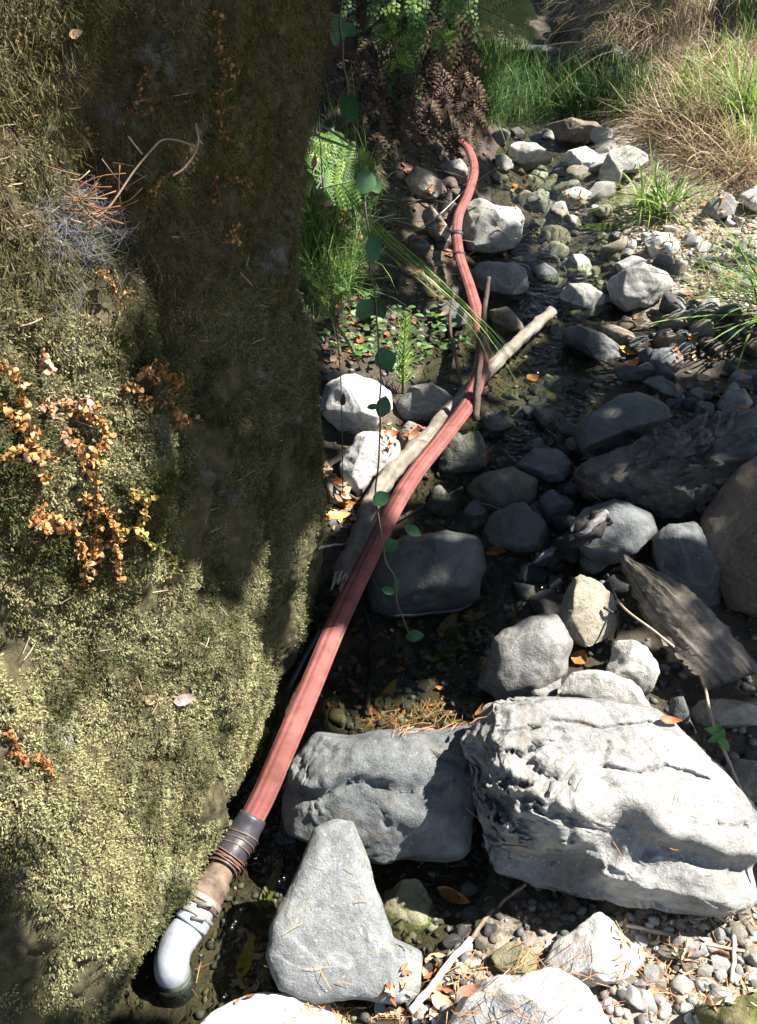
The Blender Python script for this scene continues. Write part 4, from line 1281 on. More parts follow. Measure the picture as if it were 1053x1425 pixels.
for a in [[(600,-10),(590,40),(578,110),(574,190)], [(610,0),(630,60),(640,120),(650,200)], [(625,10),(650,80),(668,140),(678,205)], [(570,-10),(530,30),(500,90),(490,150)], [(580,0),(560,50),(535,110),(520,170)],
          [(600,20),(610,70),(618,110),(622,180)], [(545,-20),(500,10),(465,40),(455,90)], [(620,0),(640,40),(650,90),(640,150)], [(590,0),(600,50),(585,110),(590,170)], [(640,60),(655,110),(660,160),(665,215)], [(500,60),(480,110),(470,150),(465,190)], [(540,60),(520,120),(505,165),(500,205)], [(560,30),(555,90),(560,150),(550,210)], [(470,20),(460,70),(455,120),(460,180)], [(520,90),(500,140),(485,190),(480,225)], [(600,60),(605,110),(598,160),(600,205)], [(585,90),(570,140),(560,190),(545,225)], [(630,90),(622,140),(630,185),(628,215)], [(540,110),(530,160),(525,200),(515,230)], [(480,60),(490,110),(475,160),(470,210)]]:
    frond([near(x, y, 3.35 + .07 * random.random(), random.uniform(.05, .2)) for k, (x, y) in enumerate(a)], .095, DEADF, dead, nl=5, droop=.9, mat='litter', ragged=.25)
shrub = thing('leafy_twig', 'leafy green twigs dangling at the top above the dead ferns', 'twig', at(600, -20, 3.2))
for k in range(9):
    x = 500 + k * 20 + random.uniform(-8, 8)
    P = [near(x, -30, 3.3), near(x + random.uniform(-15, 15), 10, 3.25), near(x + random.uniform(-25, 25), 30 + random.uniform(0, 60), 3.3)]
    frond(P, .045, LIME + GREEN, shrub, 'sprig', 16, 2, .3)

# ---- horsetail
b = hit_terrain(560, 548)
ht = thing('horsetail', 'bright green horsetail plant standing behind the smooth grey rock', 'horsetail', b)
H = .225
v, f = sweep([b, b + Vector((0, 0, H * .5)), b + Vector((.006, 0, H))], [.0035, .003, .002], 7)
mk('stem', v, f, M['blade'], ht, cols=[(.16, .26, .06)] * len(v))
for k in range(15):
    z = .03 + (H - .03) * k / 14
    ln = .062 * min(1, .35 + (1 - k / 14) * 1.3)
    base = np.tile(np.array(b + Vector((.006 * k / 14, 0, z))), (13, 1))
    V, F, C = blades(base, np.arange(13) * .483 + k, 1.0 - .3 * k / 14, ln * rng.uniform(.8, 1.15, 13), .0045, .12, mixcol(13, LIME) * 1.25, 3, .08)
    solid(mk('whorl', V, F, M['blade'], ht, cols=C))

# ---- leaves
def leaf_mesh(c, ax, nrm, L, W, fold=.25, curl=.2, round_=.5, n=7):
    """pointed leaf blade centred on c, long axis ax, facing nrm; slight thickness-free curl"""
    ax = np.array(Vector(ax).normalized()); nrm = np.array(nrm, float)
    sd = np.cross(ax, nrm); sd /= np.linalg.norm(sd) + 1e-9
    nrm = np.cross(sd, ax)
    V, F = [], []
    for i in range(n):
        t = i / (n - 1)
        w = W * .5 * (math.sin(math.pi * t ** (.6 + .4 * round_)) ** .75 if 0 < t < 1 else .03)
        p = np.array(c) + ax * L * (t - .5) - nrm * curl * L * (2 * t - 1) ** 2 * .5
        V += [p - sd * w + nrm * fold * w, p, p + sd * w + nrm * fold * w]
    for i in range(n - 1):
        a = 3 * i
        F += [(a, a + 1, a + 4, a + 3), (a + 1, a + 2, a + 5, a + 4)]
    return V, F

# vine with rounded leaves hanging in front
VP = [(470,-90,1.50),(474,40,1.5),(485,130,1.52),(500,230,1.55),(512,320,1.58),(522,420,1.6),(527,500,1.62),(529,590,1.65),(524,690,1.68),(535,765,1.70),(550,820,1.74),(568,888,1.82)]
vp = [at(*q) for q in VP]
vine = thing('leafy_vine', 'thin hanging vine with rounded green leaves in front of the creek', 'vine', vp[-1])
vpath = catmull([vp[0] + Vector((-.02, .02, .55))] + vp, 160)
vpath = vpath + np.array([[mn.noise((i * .13, 1, 0)), mn.noise((i * .13, 4, 0)), 0] for i in range(160)]) * .008
v, f = sweep(vpath, .0017, 6)
mk('stem', v, f, M['wood'], vine, cols=[(.12, .10, .07)] * len(v))
for x, y, d, L, W, a, back in [(470,40,1.5,46,28,80,0),(486,42,1.52,22,20,40,1),(487,150,1.52,44,30,-78,0),(509,252,1.55,38,30,70,0),(522,258,1.57,24,20,-60,1),(519,345,1.58,42,24,85,0),(508,430,1.6,34,26,60,0),(528,428,1.61,32,22,-70,0),
                               (536,500,1.62,32,34,20,0),(533,566,1.65,32,22,75,0),(519,566,1.64,18,9,5,1),(530,694,1.68,28,22,30,0),(574,738,1.66,28,15,-30,0),(543,759,1.70,24,20,20,0),(540,822,1.74,20,12,-20,0),(553,814,1.74,22,11,75,0),(577,885,1.82,26,17,5,0)]:
    p = at(x, y, d); s = d / FPX
    ax = np.array([math.cos(math.radians(a)), math.sin(math.radians(a)) * SP, math.sin(math.radians(a)) * CP])
    n = -np.array(ray(x, y).normalized()) + np.array([random.gauss(.1, .25), 0, random.gauss(.25, .2)])
    v, f = leaf_mesh(p, ax, n, L * s, W * s, .18, .15, .9, 9)
    mk('leaf', v, f, M['leaf'], vine, cols=np.tile(np.array([.045, .12, .045]) * random.uniform(.8, 1.3), (len(v), 1)))
sp = [at(x, y, d) for x, y, d in [(436,-20,1.75),(445,190,1.78),(455,340,1.8),(472,500,1.85),(476,600,1.88),(477,690,1.95)]]
vn = thing('bare_vine', 'thin bare vine hanging close to the boulder corner', 'vine', sp[-1])
v, f = sweep(catmull(sp, 60), .0012, 5)
mk('stem', v, f, M['wood'], vn, cols=[(.10, .08, .06)] * len(v))
for x, y, a, c in [(437,225,80,(.3,.2,.12)),(457,283,5,(.36,.27,.17)),(430,385,-40,(.14,.26,.05)),(440,395,-50,(.16,.28,.06)),(477,557,85,(.05,.035,.03)),(473,430,60,(.3,.17,.16))]:
    p = at(x, y, 1.82); ax = np.array([math.cos(math.radians(a)), 0, math.sin(math.radians(a))])
    v, f = leaf_mesh(p, ax, -np.array(ray(x, y).normalized()), .03, .012, .3, .4)
    mk('leaf', v, f, M['leaf'], vn, cols=np.tile(c, (len(v), 1)))

# long dry stem with leaf sprigs at the right
st = [lift(848, 782, .03), lift(880, 830, .03), lift(925, 890, .03), lift(965, 950, .035)] + [hit_terrain(x, y, h) for x, y, h in [(990,1000,.12),(1018,1070,.13),(1045,1135,.13),(1075,1210,.12)]]
stem = thing('dry_stem', 'long thin pale stem with green sprigs running down the right side', 'stem', st[-1])
v, f = sweep(catmull(st, 90), np.linspace(.0022, .0036, 90), 7)
mk('stalk', v, f, M['wood'], stem, cols=[(.42, .33, .25)] * len(v))
for x, y, a, L in [(993,1018,160,26),(1004,1024,70,22),(1008,1036,-50,26),(996,1028,200,24),(990,1076,130,26),(1000,1082,-30,22),(1012,1090,-20,24),(985,1070,100,18),(1000,1012,95,16)]:
    p = hit_terrain(x, y, .14); s = px_size(p)
    ax = np.array([math.cos(math.radians(a)), math.sin(math.radians(a)) * SP, math.sin(math.radians(a)) * CP])
    v, f = leaf_mesh(p, ax, -np.array(ray(x, y).normalized()) + np.array([.2, 0, .4]), L * s, L * .5 * s, .25, .2, .3)
    mk('leaf', v, f, M['leaf'], stem, cols=np.tile(np.array([.10, .24, .05]) * random.uniform(.8, 1.2), (len(v), 1)))

# fallen leaves, each lying on whatever is under it
ORANGE, RUST, YEL, PALE, BROWN = (.42, .17, .045), (.36, .13, .05), (.60, .42, .03), (.50, .36, .22), (.17, .09, .045)
def fallen(label, px, py, L, W, a, col, curl=.35, off=.006, name='fallen_leaf', group=None):
    p, n, _ = cast(px, py)
    s = px_size(p)
    q = Vector(n) + Vector((0, -.3, .35)); q.normalize()
    ax = Vector((math.cos(math.radians(a)), math.sin(math.radians(a)) * SP, math.sin(math.radians(a)) * CP))
    ax = (ax - q * ax.dot(q)).normalized()
    v, f = leaf_mesh(p + Vector(q) * off, ax, q, L * s, W * s, .3, -curl, .4, 9)
    c = np.array(col)
    cs = [c * random.uniform(.75, 1.2) for _ in v]
    o = mk(name, v, f, M['leaf'], loc=p, cols=cs)
    tag(o, label, 'leaf', group)
for q in [
 ('yellow spotted leaf on the bank of the elbow pool', 343, 1335, 62, 20, 80, YEL), ('long olive leaf half in shade beside the triangular slab', 380, 1232, 75, 17, 75, (.16, .16, .04)),
 ('orange leaf floating in shade under the layered boulder', 634, 1251, 52, 18, -35, ORANGE), ('yellow and orange leaf in the small pool', 543, 964, 40, 15, 70, (.55, .32, .04)),
 ('mottled ochre leaf beside the dark oval rock', 624, 872, 48, 20, 60, (.34, .22, .07)), ('orange leaf tip beside the needles at the pool edge', 671, 992, 22, 10, 95, ORANGE),
 ('rust leaf wedged under the upright slab', 806, 918, 26, 22, 60, ORANGE), ('brown leaf on the flat stone below the bark', 930, 1004, 32, 12, -5, RUST),
 ('orange leaf at the tip of the long wet stone', 880, 508, 24, 12, 45, ORANGE), ('yellow orange leaf by the long wet stone', 876, 492, 30, 12, -40, (.55, .32, .05)),
 ('round tan leaf on the dark right bank', 977, 530, 22, 18, 100, (.5, .3, .17)), ('orange leaf above the sedge at the right', 963, 472, 22, 14, 70, ORANGE),
 ('small orange leaf floating in the midstream pool', 741, 529, 18, 16, 30, ORANGE), ('yellow leaf floating on the midstream pool', 816, 534, 22, 10, -20, (.5, .35, .08)),
 ('orange leaf lying against the white topped rock', 545, 607, 24, 14, 20, RUST), ('orange leaf between boulder and branch', 480, 703, 30, 12, 0, ORANGE),
 ('yellow leaf below the orange leaf beside the boulder', 470, 720, 36, 13, 10, (.6, .45, .12)), ('rust leaf at the right side of the dark green rock', 678, 635, 40, 9, 85, RUST),
 ('tan leaf standing beside the charred wood', 741, 775, 26, 9, 110, (.42, .24, .14)), ('ochre leaf near the slab behind the hose', 600, 412, 18, 12, -30, (.5, .33, .09)),
 ('pale leaf stuck high on the mossy boulder', 100, 47, 22, 12, 15, PALE), ('mauve leaf on the lower mossy boulder', 255, 973, 32, 16, 10, (.34, .25, .24)),
 ('tan leaf stuck in moss left of the mauve leaf', 205, 975, 40, 14, 10, (.33, .24, .13)), ('orange leaf on the upper creek pebbles', 718, 262, 16, 9, 0, ORANGE),
 ('red brown leaf in the upper creek', 745, 275, 18, 8, 30, RUST), ('pink brown leaf on the sunlit right gravel', 955, 410, 20, 11, -50, (.45, .27, .2)),
 ('rust leaf at the foot of the triangular slab', 655, 1385, 34, 22, 50, (.4, .2, .14)), ('curled pale leaf in the bottom gravel by the white stick', 618, 1400, 40, 20, -40, PALE),
 ('curled brown leaf in the gravel below the layered boulder', 1000, 1320, 28, 18, 10, RUST), ('pale leaf near the lower moss topped stone', 905, 1385, 24, 14, 60, PALE),
 ('rust leaf in the stream by the dark angular rock', 690, 765, 30, 12, 10, RUST), ('brown leaf on the bed left of the small pool stick', 487, 895, 34, 14, 20, BROWN),
 ('ochre leaf on the shaded bed right of the pool stick', 560, 868, 22, 13, 20, (.3, .18, .09)), ('tan leaf beside the wet brown stone', 660, 860, 40, 12, 15, (.26, .15, .06)),
 ('rust leaf in the sunlit litter above the branch', 575, 606, 26, 12, 60, RUST), ('orange leaf at the waterline under the round algae rock', 905, 545, 18, 9, 10, ORANGE),
 ('yellow green leaf in the shallow pool', 605, 917, 26, 16, 10, (.22, .26, .05)), ('red leaf beside the wet stick in the pool', 520, 990, 26, 15, 10, (.25, .07, .05)),
 ('pale leaf by the slab behind the hose', 665, 472, 20, 12, 30, (.42, .26, .22))]:
    fallen(*q)

def litter_bits(name, poly, n, L, W, pal):
    B = Bag()
    for x, y in sample_poly(poly, n):
        p, nn, _ = cast(x, y, BARE_BED)
        q = (Vector(nn) + Vector((random.gauss(0, .3), random.gauss(0, .3), .3))).normalized()
        a = random.uniform(0, 6.28)
        ax = Vector((math.cos(a), math.sin(a), 0)); ax = (ax - q * ax.dot(q)).normalized()
        ln = random.uniform(*L)
        v, f = leaf_mesh(p + q * .004, ax, q, ln, ln * random.uniform(*W), .3, -.3, .4, 4)
        B.add(v, f, np.array(random.choice(pal)) * random.uniform(.6, 1.3))
    return tag(B.build(name, M['litter']), kind='stuff')
LP = [ORANGE, RUST, PALE, BROWN, (.3, .2, .12), (.4, .3, .2)]
litter_bits('leaf_litter', [(445,640),(500,690),(500,730),(450,745)], 60, (.012, .035), (.3, .6), LP)
litter_bits('leaf_litter', [(530,580),(600,600),(580,640),(530,630)], 50, (.010, .025), (.3, .6), LP)
litter_bits('leaf_litter', [(850,1290),(1053,1260),(1053,1400),(950,1400),(860,1380)], 220, (.008, .026), (.15, .4), [PALE, (.42, .32, .22), (.3, .2, .12), (.5, .4, .28)])
litter_bits('leaf_litter', [(560,1340),(660,1320),(640,1390),(600,1425),(480,1425)], 80, (.008, .026), (.2, .5), [PALE, RUST, (.42, .32, .22), (.3, .2, .12)])
litter_bits('leaf_litter', [(330,1290),(370,1300),(380,1385),(320,1395)], 60, (.010, .024), (.3, .6), LP)
litter_bits('leaf_litter', [(440,180),(640,190),(640,420),(560,480),(450,520)], 420, (.014, .04), (.3, .6), [BROWN, BROWN, (.12, .07, .04), (.22, .15, .09), RUST])
litter_bits('leaf_litter', [(690,240),(850,270),(760,350),(700,280)], 110, (.012, .03), (.3, .6), LP)
litter_bits('leaf_litter', [(880,300),(1053,240),(1053,430),(950,420)], 200, (.014, .04), (.15, .5), LP + [PALE] * 4)
litter_bits('leaf_litter', [(880,440),(1053,430),(1053,580),(900,560)], 70, (.012, .03), (.3, .6), LP)
litter_bits('leaf_litter', [(440,860),(680,870),(680,1000),(430,1000)], 60, (.012, .03), (.3, .6), [BROWN, RUST, (.2, .13, .06)])
litter_bits('leaf_litter', [(450,0),(650,100),(680,220),(460,230)], 200, (.02, .05), (.3, .6), [BROWN, (.1, .06, .035), (.2, .13, .08)])

def needles(name, poly, n, L, pal, off=.004):
    B = Bag()
    for x, y in sample_poly(poly, n):
        p, nn, _ = cast(x, y, BARE_BED)
        a = random.uniform(0, 6.28)
        q = Vector(nn)
        ax = Vector((math.cos(a), math.sin(a), random.gauss(0, .2))); ax = (ax - q * ax.dot(q) * .9).normalized()
        ln = random.uniform(*L) * .5
        c = p + q * random.uniform(off, off * 2.5)
        s = ax.cross(c - CAM).normalized() * .00055
        col = np.array(random.choice(pal)) * random.uniform(.7, 1.3)
        bn = q * random.uniform(-.1, .25) * ln
        B.add([c - ax * ln - s, c - ax * ln + s, c + s + bn, c - s + bn, c + ax * ln + s * .5, c + ax * ln - s * .5], [(0, 1, 2, 3), (3, 2, 4, 5)], col)
    return tag(B.build(name, M['litter']), kind='stuff')
NP = [(.36, .17, .07), (.42, .24, .11), (.28, .12, .06), (.38, .28, .16)]
needles('pine_needles', [(480,1000),(560,985),(680,978),(672,1012),(560,1024)], 150, (.02, .055), NP)
needles('pine_needles', [(430,1385),(520,1400),(600,1425),(380,1425)], 50, (.02, .06), NP)
needles('pine_needles', [(600,1340),(700,1320),(900,1300),(1053,1280),(1053,1400),(620,1425)], 190, (.02, .06), NP)
needles('pine_needles', [(880,800),(960,840),(1045,930),(985,955),(910,870)], 90, (.02, .05), NP + [(.2, .12, .07)] * 3)
needles('pine_needles', [(380,1200),(560,1180),(580,1390),(380,1380)], 9, (.02, .045), NP)
needles('pine_needles', [(650,980),(900,960),(1000,1150),(850,1240),(650,1150)], 9, (.02, .04), NP)
needles('pine_needles', [(330,1030),(390,1060),(370,1180),(300,1190)], 16, (.015, .04), NP)
needles('pine_needles', [(230,1350),(280,1345),(280,1385),(240,1390)], 14, (.02, .05), NP, .012)
needles('pine_needles', [(600,560),(900,560),(900,800),(620,760)], 35, (.02, .05), NP)
needles('pine_needles', [(0,100),(400,100),(400,900),(0,1100)], 130, (.01, .03), [(.3, .25, .18), (.2, .15, .1)])

# low leafy weeds behind the rocks
W = Bag()
for x, y in sample_poly([(470,430),(560,430),(600,440),(660,450),(650,500),(580,520),(500,520),(440,480)], 230):
    p = hit_terrain(x, y)
    p = p + Vector((random.gauss(0, .01), random.gauss(0, .01), random.uniform(.01, .07)))
    n = Vector((random.gauss(0, .5), random.gauss(-.3, .5), 1)).normalized()
    a = random.uniform(0, 6.28)
    v, f = leaf_mesh(p, (math.cos(a), math.sin(a), .1), n, random.uniform(.018, .035), random.uniform(.010, .02), .2, .2, .8, 5)
    W.add(v, f, np.array(random.choice(GREEN)) * random.uniform(.8, 1.5))
tag(W.build('ground_cover', M['leaf']), kind='stuff')
W = Bag()
for x, y in sample_poly([(610,880),(670,870),(680,900),(640,930),(600,925)], 90):
    p = hit_terrain(x, y) + Vector((0, 0, random.uniform(.0, .035)))
    a = random.uniform(0, 6.28)
    v, f = leaf_mesh(p, (math.cos(a), math.sin(a), .3), Vector((random.gauss(0, .4), -.3, 1)).normalized(), random.uniform(.012, .024), random.uniform(.005, .01), .2, .2, .6, 4)
    W.add(v, f, np.array([.05, .10, .025]) * random.uniform(.7, 1.4))
tag(W.build('ground_cover', M['leaf']), kind='stuff')

# ---- dried curled ferns on the mossy boulder
def dried(label, paths, pal, lobe=.010, off=.014, dens=1.7):
    lobe = lobe * .44
    root = thing('dried_fern', label, 'fern', lift(*paths[0][0], off))
    for pth in paths:
        P3 = [lift(x, y, off + random.uniform(-.004, .008)) for x, y in pth]
        ln = sum((P3[i + 1] - P3[i]).length for i in range(len(P3) - 1))
        n = max(8, int(ln / .005 * dens))
        P = catmull(P3, n)
        B = Bag()
        v, f = sweep(P, .0012, 5)
        B.add(v, f, np.array(pal[0]) * .5)
        st = list(P)
        for i in range(1, n, 4):                                      # side leaflets stand off the main stalk
            sd = Vector((random.choice((-1, 1)) * random.uniform(.5, 1), random.gauss(-.3, .3), random.gauss(-.15, .5))).normalized() * random.uniform(.006, .02)
            q0 = Vector(P[i])
            v, f = sweep([q0, q0 + sd * .5 + Vector((0, -.002, .002)), q0 + sd], .0006, 4)
            B.add(v, f, np.array(pal[0]) * .5)
            st += [q0 + sd * u for u in (.3, .55, .8, 1.0)]
        for i in range(len(st)):
            for sgn in (-1, 1):
                if random.random() < .3: continue
                d = Vector((random.gauss(0, .6) + sgn * .6, random.gauss(-.3, .5), random.gauss(-.2, .6))).normalized()
                u = Vector((random.gauss(0, 1), random.gauss(0, 1), random.gauss(0, 1)))
                s = d.cross(u).normalized(); w = s.cross(d)
                r = lobe * random.uniform(.5, 1.25)
                V = []
                k1 = random.uniform(1.2, 3.6)
                for a in range(5):                                   # a leaflet rolled up along its length
                    t = a / 4
                    ang = k1 * t
                    c = Vector(st[i]) + (d * math.sin(ang) + w * (1 - math.cos(ang))) * (r / k1 * 1.8)
                    ww = r * .55 * math.sin(math.pi * (.15 + .75 * t)) * (1 + .3 * random.uniform(-1, 1))
                    V += [c - s * ww + w * random.uniform(-.15, .15) * r, c + s * ww + w * random.uniform(-.15, .15) * r]
                B.add(V, [(2 * a, 2 * a + 1, 2 * a + 3, 2 * a + 2) for a in range(4)], np.array(random.choice(pal)) * random.uniform(.6, 1.35))
        B.build('frond', M['litter'], root)
    return root
OR = [(.38, .18, .055), (.45, .25, .095), (.28, .125, .04), (.46, .30, .14)]
PK = [(.42, .25, .17), (.46, .30, .2), (.4, .2, .1)]
DK = [(.22, .13, .05), (.28, .17, .07), (.16, .09, .04)]
dried('big orange dried fern curled on the sunlit left bulge', [[(95,570),(120,575),(135,600),(132,640),(128,690),(130,740),(140,780)], [(85,615),(110,640),(120,655)], [(60,700),(90,720),(105,760),(115,805)], [(110,755),(140,750),(160,770),(165,800)], [(50,690),(35,715),(70,735)], [(130,690),(150,720),(150,745)]], OR, .012)
dried('pinkish dried fern crown above the big orange fern', [[(40,575),(70,562),(100,560),(125,570)], [(60,560),(80,590),(75,620)], [(45,480),(52,500),(50,520)]], PK, .012)
dried('orange dried fern cut by the left edge of the picture', [[(0,500),(10,530),(15,570),(12,610)], [(0,560),(25,600),(40,635),(55,660)], [(0,640),(30,630),(50,640)]], OR, .013)
dried('small yellow curled fern at the edge of the sunlit bulge', [[(178,668),(188,680),(200,690),(205,705),(195,725),(180,735)]], [(.5, .36, .12), (.42, .3, .08)], .012)
dried('thin yellow trailing frond below the small curled fern', [[(190,740),(210,752),(228,765),(237,785),(225,805)]], [(.34, .3, .08), (.4, .34, .1)], .006)
dried('dull brown dried fern in the shade right of the bulge', [[(170,540),(190,552),(210,560),(232,580),(240,590)], [(195,510),(210,520),(225,535),(228,555)], [(180,520),(200,515),(215,510)]], DK, .012)
dried('dark dried frond hanging high on the shaded boulder', [[(290,10),(297,45),(298,80),(305,100)], [(305,125),(303,150),(305,180),(315,200)]], DK, .010)
dried('short dark dried frond left of the high hanging one', [[(203,95),(192,120),(185,150),(192,165)]], DK, .009)
dried('small dried frond beside the twig nest', [[(290,235),(295,260),(290,280)], [(305,235),(325,250),(335,262)], [(200,260),(225,245),(240,235)]], DK, .009)
dried('lone dried frond below the twig nest', [[(315,310),(308,328),(300,345)]], [(.34, .2, .06)], .009)
dried('red brown dried fern at the left edge low on the boulder', [[(0,1030),(20,1050),(45,1060),(68,1075)], [(5,1055),(30,1068)]], [(.3, .11, .04), (.38, .16, .07)], .010)
dried('rust dried frond on the dark strip beside the bulge', [[(145,385),(155,405),(162,430)], [(130,365),(142,375)]], DK, .008)

# nest of needles and cobweb in the hollow
nest = thing('twig_nest', 'tangle of pine needles and cobweb hanging in a hollow of the boulder', 'nest', lift(140, 290, .01))
nd = min((lift(x, y) - CAM).dot(Vector((0, CP, -SP))) for x, y in ((118, 312), (185, 240), (270, 200))) - .02
B = Bag()
for k in range(60):
    x, y = 120 + random.gauss(0, 22), 282 + random.gauss(0, 16)
    c = lift(x, y, random.uniform(.01, .045))
    a = random.gauss(.2, .7)
    d = Vector((math.cos(a), random.gauss(0, .3), math.sin(a) * .8)).normalized() * random.uniform(.012, .03)
    v, f = sweep(catmull([c - d, c + Vector((0, -.004, random.uniform(-.006, .006))), c + d], 6), .0007, 4)
    B.add(v, f, np.array(random.choice(NP)) * random.uniform(.4, .9))
tag(B.build('needles', M['litter'], nest), kind='stuff')
for pth in ([(118,312),(150,290),(185,240),(205,215),(220,198)], [(205,215),(225,195),(250,196),(272,205)], [(272,172),(276,195),(270,215),(255,235),(240,245)], [(60,295),(90,303),(118,312)], [(178,190),(190,205),(198,215)]):
    P = [at(x, y, nd) for x, y in pth]
    v, f = sweep(catmull(P, 24), .0011, 6)
    mk('twig', v, f, M['wood'], nest, cols=[(.3, .22, .15)] * len(v))
m = N('cobweb_threads'); m.out((.3, .3, .33), .9, None, .1)
M['web'] = m.m
B = Bag()
for k in range(420):
    x, y = 105 + random.gauss(0, 30), 300 + random.gauss(0, 26) + random.choice((0, 0, 30))
    c = lift(x, y, random.uniform(.006, .04))
    d = Vector((random.gauss(0, 1), random.gauss(0, .5), random.gauss(0, 1))).normalized() * random.uniform(.008, .03)
    s = d.cross(c - CAM).normalized() * .00006
    e = Vector((random.gauss(0, .3), random.gauss(0, .3), random.gauss(0, .3) - .3)) * d.length
    B.add([c - d - s, c - d + s, c + e + s, c + e - s, c + d + s, c + d - s], [(0, 1, 2, 3), (3, 2, 4, 5)])
tag(B.build('cobweb', M['web'], nest), kind='stuff')
# ------------------------------------------------------------------ tree overhead, out of frame: its crown is carved to throw the dappled shade
FULL = [
 [(-150,20),(40,50),(62,120),(48,200),(30,235),(65,290),(100,340),(140,400),(152,470),(168,560),(180,650),(178,720),(185,800),(240,850),(300,835),(350,870),(345,960),(330,1050),(345,1120),(290,1200),(262,1255),(170,1345),(105,1405),(85,1330),(55,1220),(-150,1120)],
 [(350,1000),(440,885),(478,872),(462,915),(422,1015),(382,1105),(335,1185),(295,1290),(268,1350),(215,1385),(212,1330),(258,1260),(320,1150)],
 [(270,1300),(330,1235),(350,1290),(352,1370),(290,1395),(230,1390)],
 [(260,1400),(380,1375),(366,1310),(420,1200),(438,1150),(495,1142),(520,1230),(590,1325),(640,1310),(640,1350),(690,1320),(820,1262),(900,1305),(1200,1270),(1200,1600),(250,1600)],
 [(690,985),(770,955),(790,930),(880,940),(930,985),(970,1040),(1060,1140),(1060,1270),(930,1255),(800,1220),(690,1190),(635,1130),(650,1050)],
 [(395,1062),(440,1018),(662,1008),(655,1080),(610,1195),(500,1200),(395,1160)],
 [(470,1005),(560,985),(685,978),(665,1012),(560,1024)],
 [(690,900),(745,858),(785,860),(802,895),(790,935),(750,978),(675,972),(668,948)],
 [(773,832),(795,798),(830,798),(860,850),(852,905),(825,915)], [(820,922),(880,885),(917,900),(917,965),(850,952),(800,938)],
 [(905,750),(930,727),(978,726),(962,745),(905,768)], [(835,706),(888,706),(908,725),(870,732)],
 [(444,578),(470,540),(500,515),(542,528),(548,565),(550,612),(505,645),(465,615)], [(448,650),(480,680),(505,715),(450,738)],
 [(540,705),(600,620),(655,555),(668,500),(688,500),(680,560),(620,645),(565,725)],
 [(680,520),(772,445),(765,425),(690,490)],
 [(540,450),(560,430),(592,500),(572,555),(542,545)], [(555,590),(605,600),(585,635),(555,630)],
 [(636,196),(660,205),(668,240),(655,290),(645,330),(660,400),(675,450),(650,445),(630,330),(632,290)],
 [(690,195),(780,165),(850,172),(905,200),(960,185),(1200,130),(1200,420),(990,420),(948,395),(945,430),(850,435),(830,405),(785,400),(745,352),(748,308),(640,292),(700,268),(690,230)],
 [(920,125),(1000,70),(1200,30),(1200,160),(960,185)],
 [(640,95),(720,125),(760,165),(690,185),(655,145)],
 [(970,480),(1053,400),(1100,400),(1100,450),(1000,495)],
 [(760,110),(840,120),(860,160),(800,165)], [(880,140),(960,100),(980,180),(900,190)], [(430,200),(470,210),(480,260),(440,270)], [(590,20),(640,30),(640,80),(600,90)],
 [(690,535),(730,525),(745,560),(715,580)],
]
PART = [
 [(405,290),(460,190),(500,330),(480,430),(420,440)], [(520,10),(640,10),(650,110),(560,120)], [(560,230),(640,275),(640,345),(590,345)], [(820,120),(905,140),(880,185),(820,170)],
 [(865,780),(960,845),(1045,935),(975,965),(900,880)], [(900,695),(1000,660),(1010,700),(930,728)], [(740,800),(840,712),(855,730),(760,805)], [(890,478),(960,470),(960,510),(900,518)],
 [(200,850),(420,700),(430,850),(360,1000),(250,900)], [(950,975),(1053,970),(1053,1120),(1000,1100)],
 [(470,420),(560,420),(660,440),(640,520),(480,520)], [(820,0),(980,0),(980,120),(830,110)], [(560,20),(660,120),(690,215),(620,215)], [(840,440),(960,440),(960,520),(840,500)], [(510,1215),(620,1215),(620,1330),(540,1320)],
 [(430,170),(520,200),(540,260),(440,270)], [(640,30),(760,20),(760,90),(660,90)],
]
X0, Y0 = -200, -120
yy, xx = np.mgrid[Y0:1560, X0:1260]
lit = np.zeros(xx.shape, np.uint8)
for poly in PART: lit[inpoly(xx, yy, poly)] = 2
for poly in FULL: lit[inpoly(xx, yy, poly)] = 1
for poly in [[(60,1500),(95,1405),(170,1345),(262,1255),(225,1330),(210,1500)], [(70,-120),(70,60),(65,200),(50,235),(110,330),(160,400),(180,560),(215,700),(230,800),(420,780),(440,-120)]]: lit[inpoly(xx, yy, poly)] = 0
TREE = bvh()
dn = -SUNV
def wants_light(p):
    h = TREE.ray_cast(p, dn)
    if h[0] is None: return 0
    q = h[0]
    px, py, d = [float(a[0]) for a in project([q])]
    i, j = int(py) - Y0, int(px) - X0
    if not (0 <= i < lit.shape[0] and 0 <= j < lit.shape[1]): return 0
    k = lit[i, j]
    if not k: return 0
    dv = (q - CAM)
    g = TREE.ray_cast(CAM, dv.normalized())
    if g[0] is not None and g[3] < dv.length - .07: return 0
    if k == 1: return 1
    return 1 if mn.fractal(q * 7.0, 1, 2, 2) > -.02 else 0

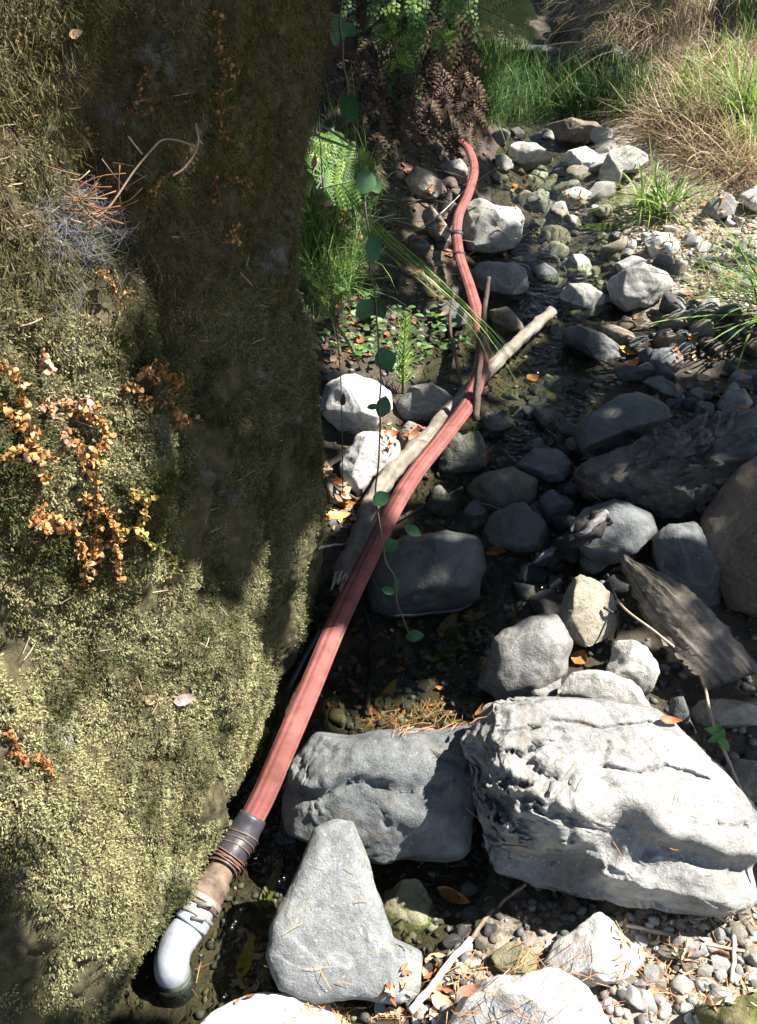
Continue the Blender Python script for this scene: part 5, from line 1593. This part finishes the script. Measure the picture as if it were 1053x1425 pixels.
NL = 30000
tx = np.stack([rng.uniform(-2.1, 2.7, NL), rng.uniform(.1, 6.8, NL), np.zeros(NL)], 1)
tx[:, 2] = .1 + .14 * tx[:, 1]
S = np.array(SUNV)
lp_ = tx + S * rng.uniform(3.3, 4.6, (NL, 1)) + rng.normal(0, .05, (NL, 3))
Vl, Fl, Cl, nl = [], [], [], 0
for p in lp_:
    n = Vector(S + rng.normal(0, .45, 3)).normalized()
    a = n.cross(Vector(rng.normal(0, 1, 3))).normalized()
    b = n.cross(a)
    L, Wd = random.uniform(.09, .12), random.uniform(.055, .075)
    c = Vector(p)
    pts = [c - a * L * .5, c - a * L * .2 + b * Wd * .5, c + a * L * .2 + b * Wd * .45, c + a * L * .5, c + a * L * .2 - b * Wd * .45, c - a * L * .2 - b * Wd * .5]
    if wants_light(c) or any(wants_light(c + (q - c) * .8) for q in pts): continue
    Vl += pts
    Fl.append([nl + k for k in range(6)])
    nl += 6
    Cl += [np.array([.05, .09, .025]) * random.uniform(.7, 1.4)] * 6
tb = Vector((4.7, 2.6, float(tz(4.7, 2.6)) - .1))
tree = thing('shade_tree', 'unseen leafy tree on the right bank, crown shaped to cast the dappled shade', 'tree', tb)
mk('crown', Vl, np.array(Fl), M['leaf'], tree, smooth=False, cols=Cl)
fork = tb + Vector((-.35, .2, 2.6))
v, f = sweep(catmull([tb, tb + Vector((-.05, .05, 1.2)), fork], 24), np.linspace(.19, .13, 24), 14, rough=.15)
mk('trunk', v, f, M['wood'], tree, cols=wood_cols(24, 14, (.08, .06, .045), (.2, .16, .12), 3))
for dx, dy, dz in [(-.35, -1.1, .9), (-.5, .1, 1.2), (-.3, 1.2, 1.2), (.3, 1.8, 1.6), (.4, -.6, 1.6)]:
    e = fork + Vector((dx, dy, dz))
    v, f = sweep(catmull([fork - Vector((0, 0, .1)), fork + Vector((dx * .4, dy * .4, dz * .6)), e], 20), np.linspace(.085, .02, 20), 9, rough=.15)
    mk('limb', v, f, M['wood'], tree, cols=wood_cols(20, 9, (.08, .06, .045), (.2, .16, .12), 5))
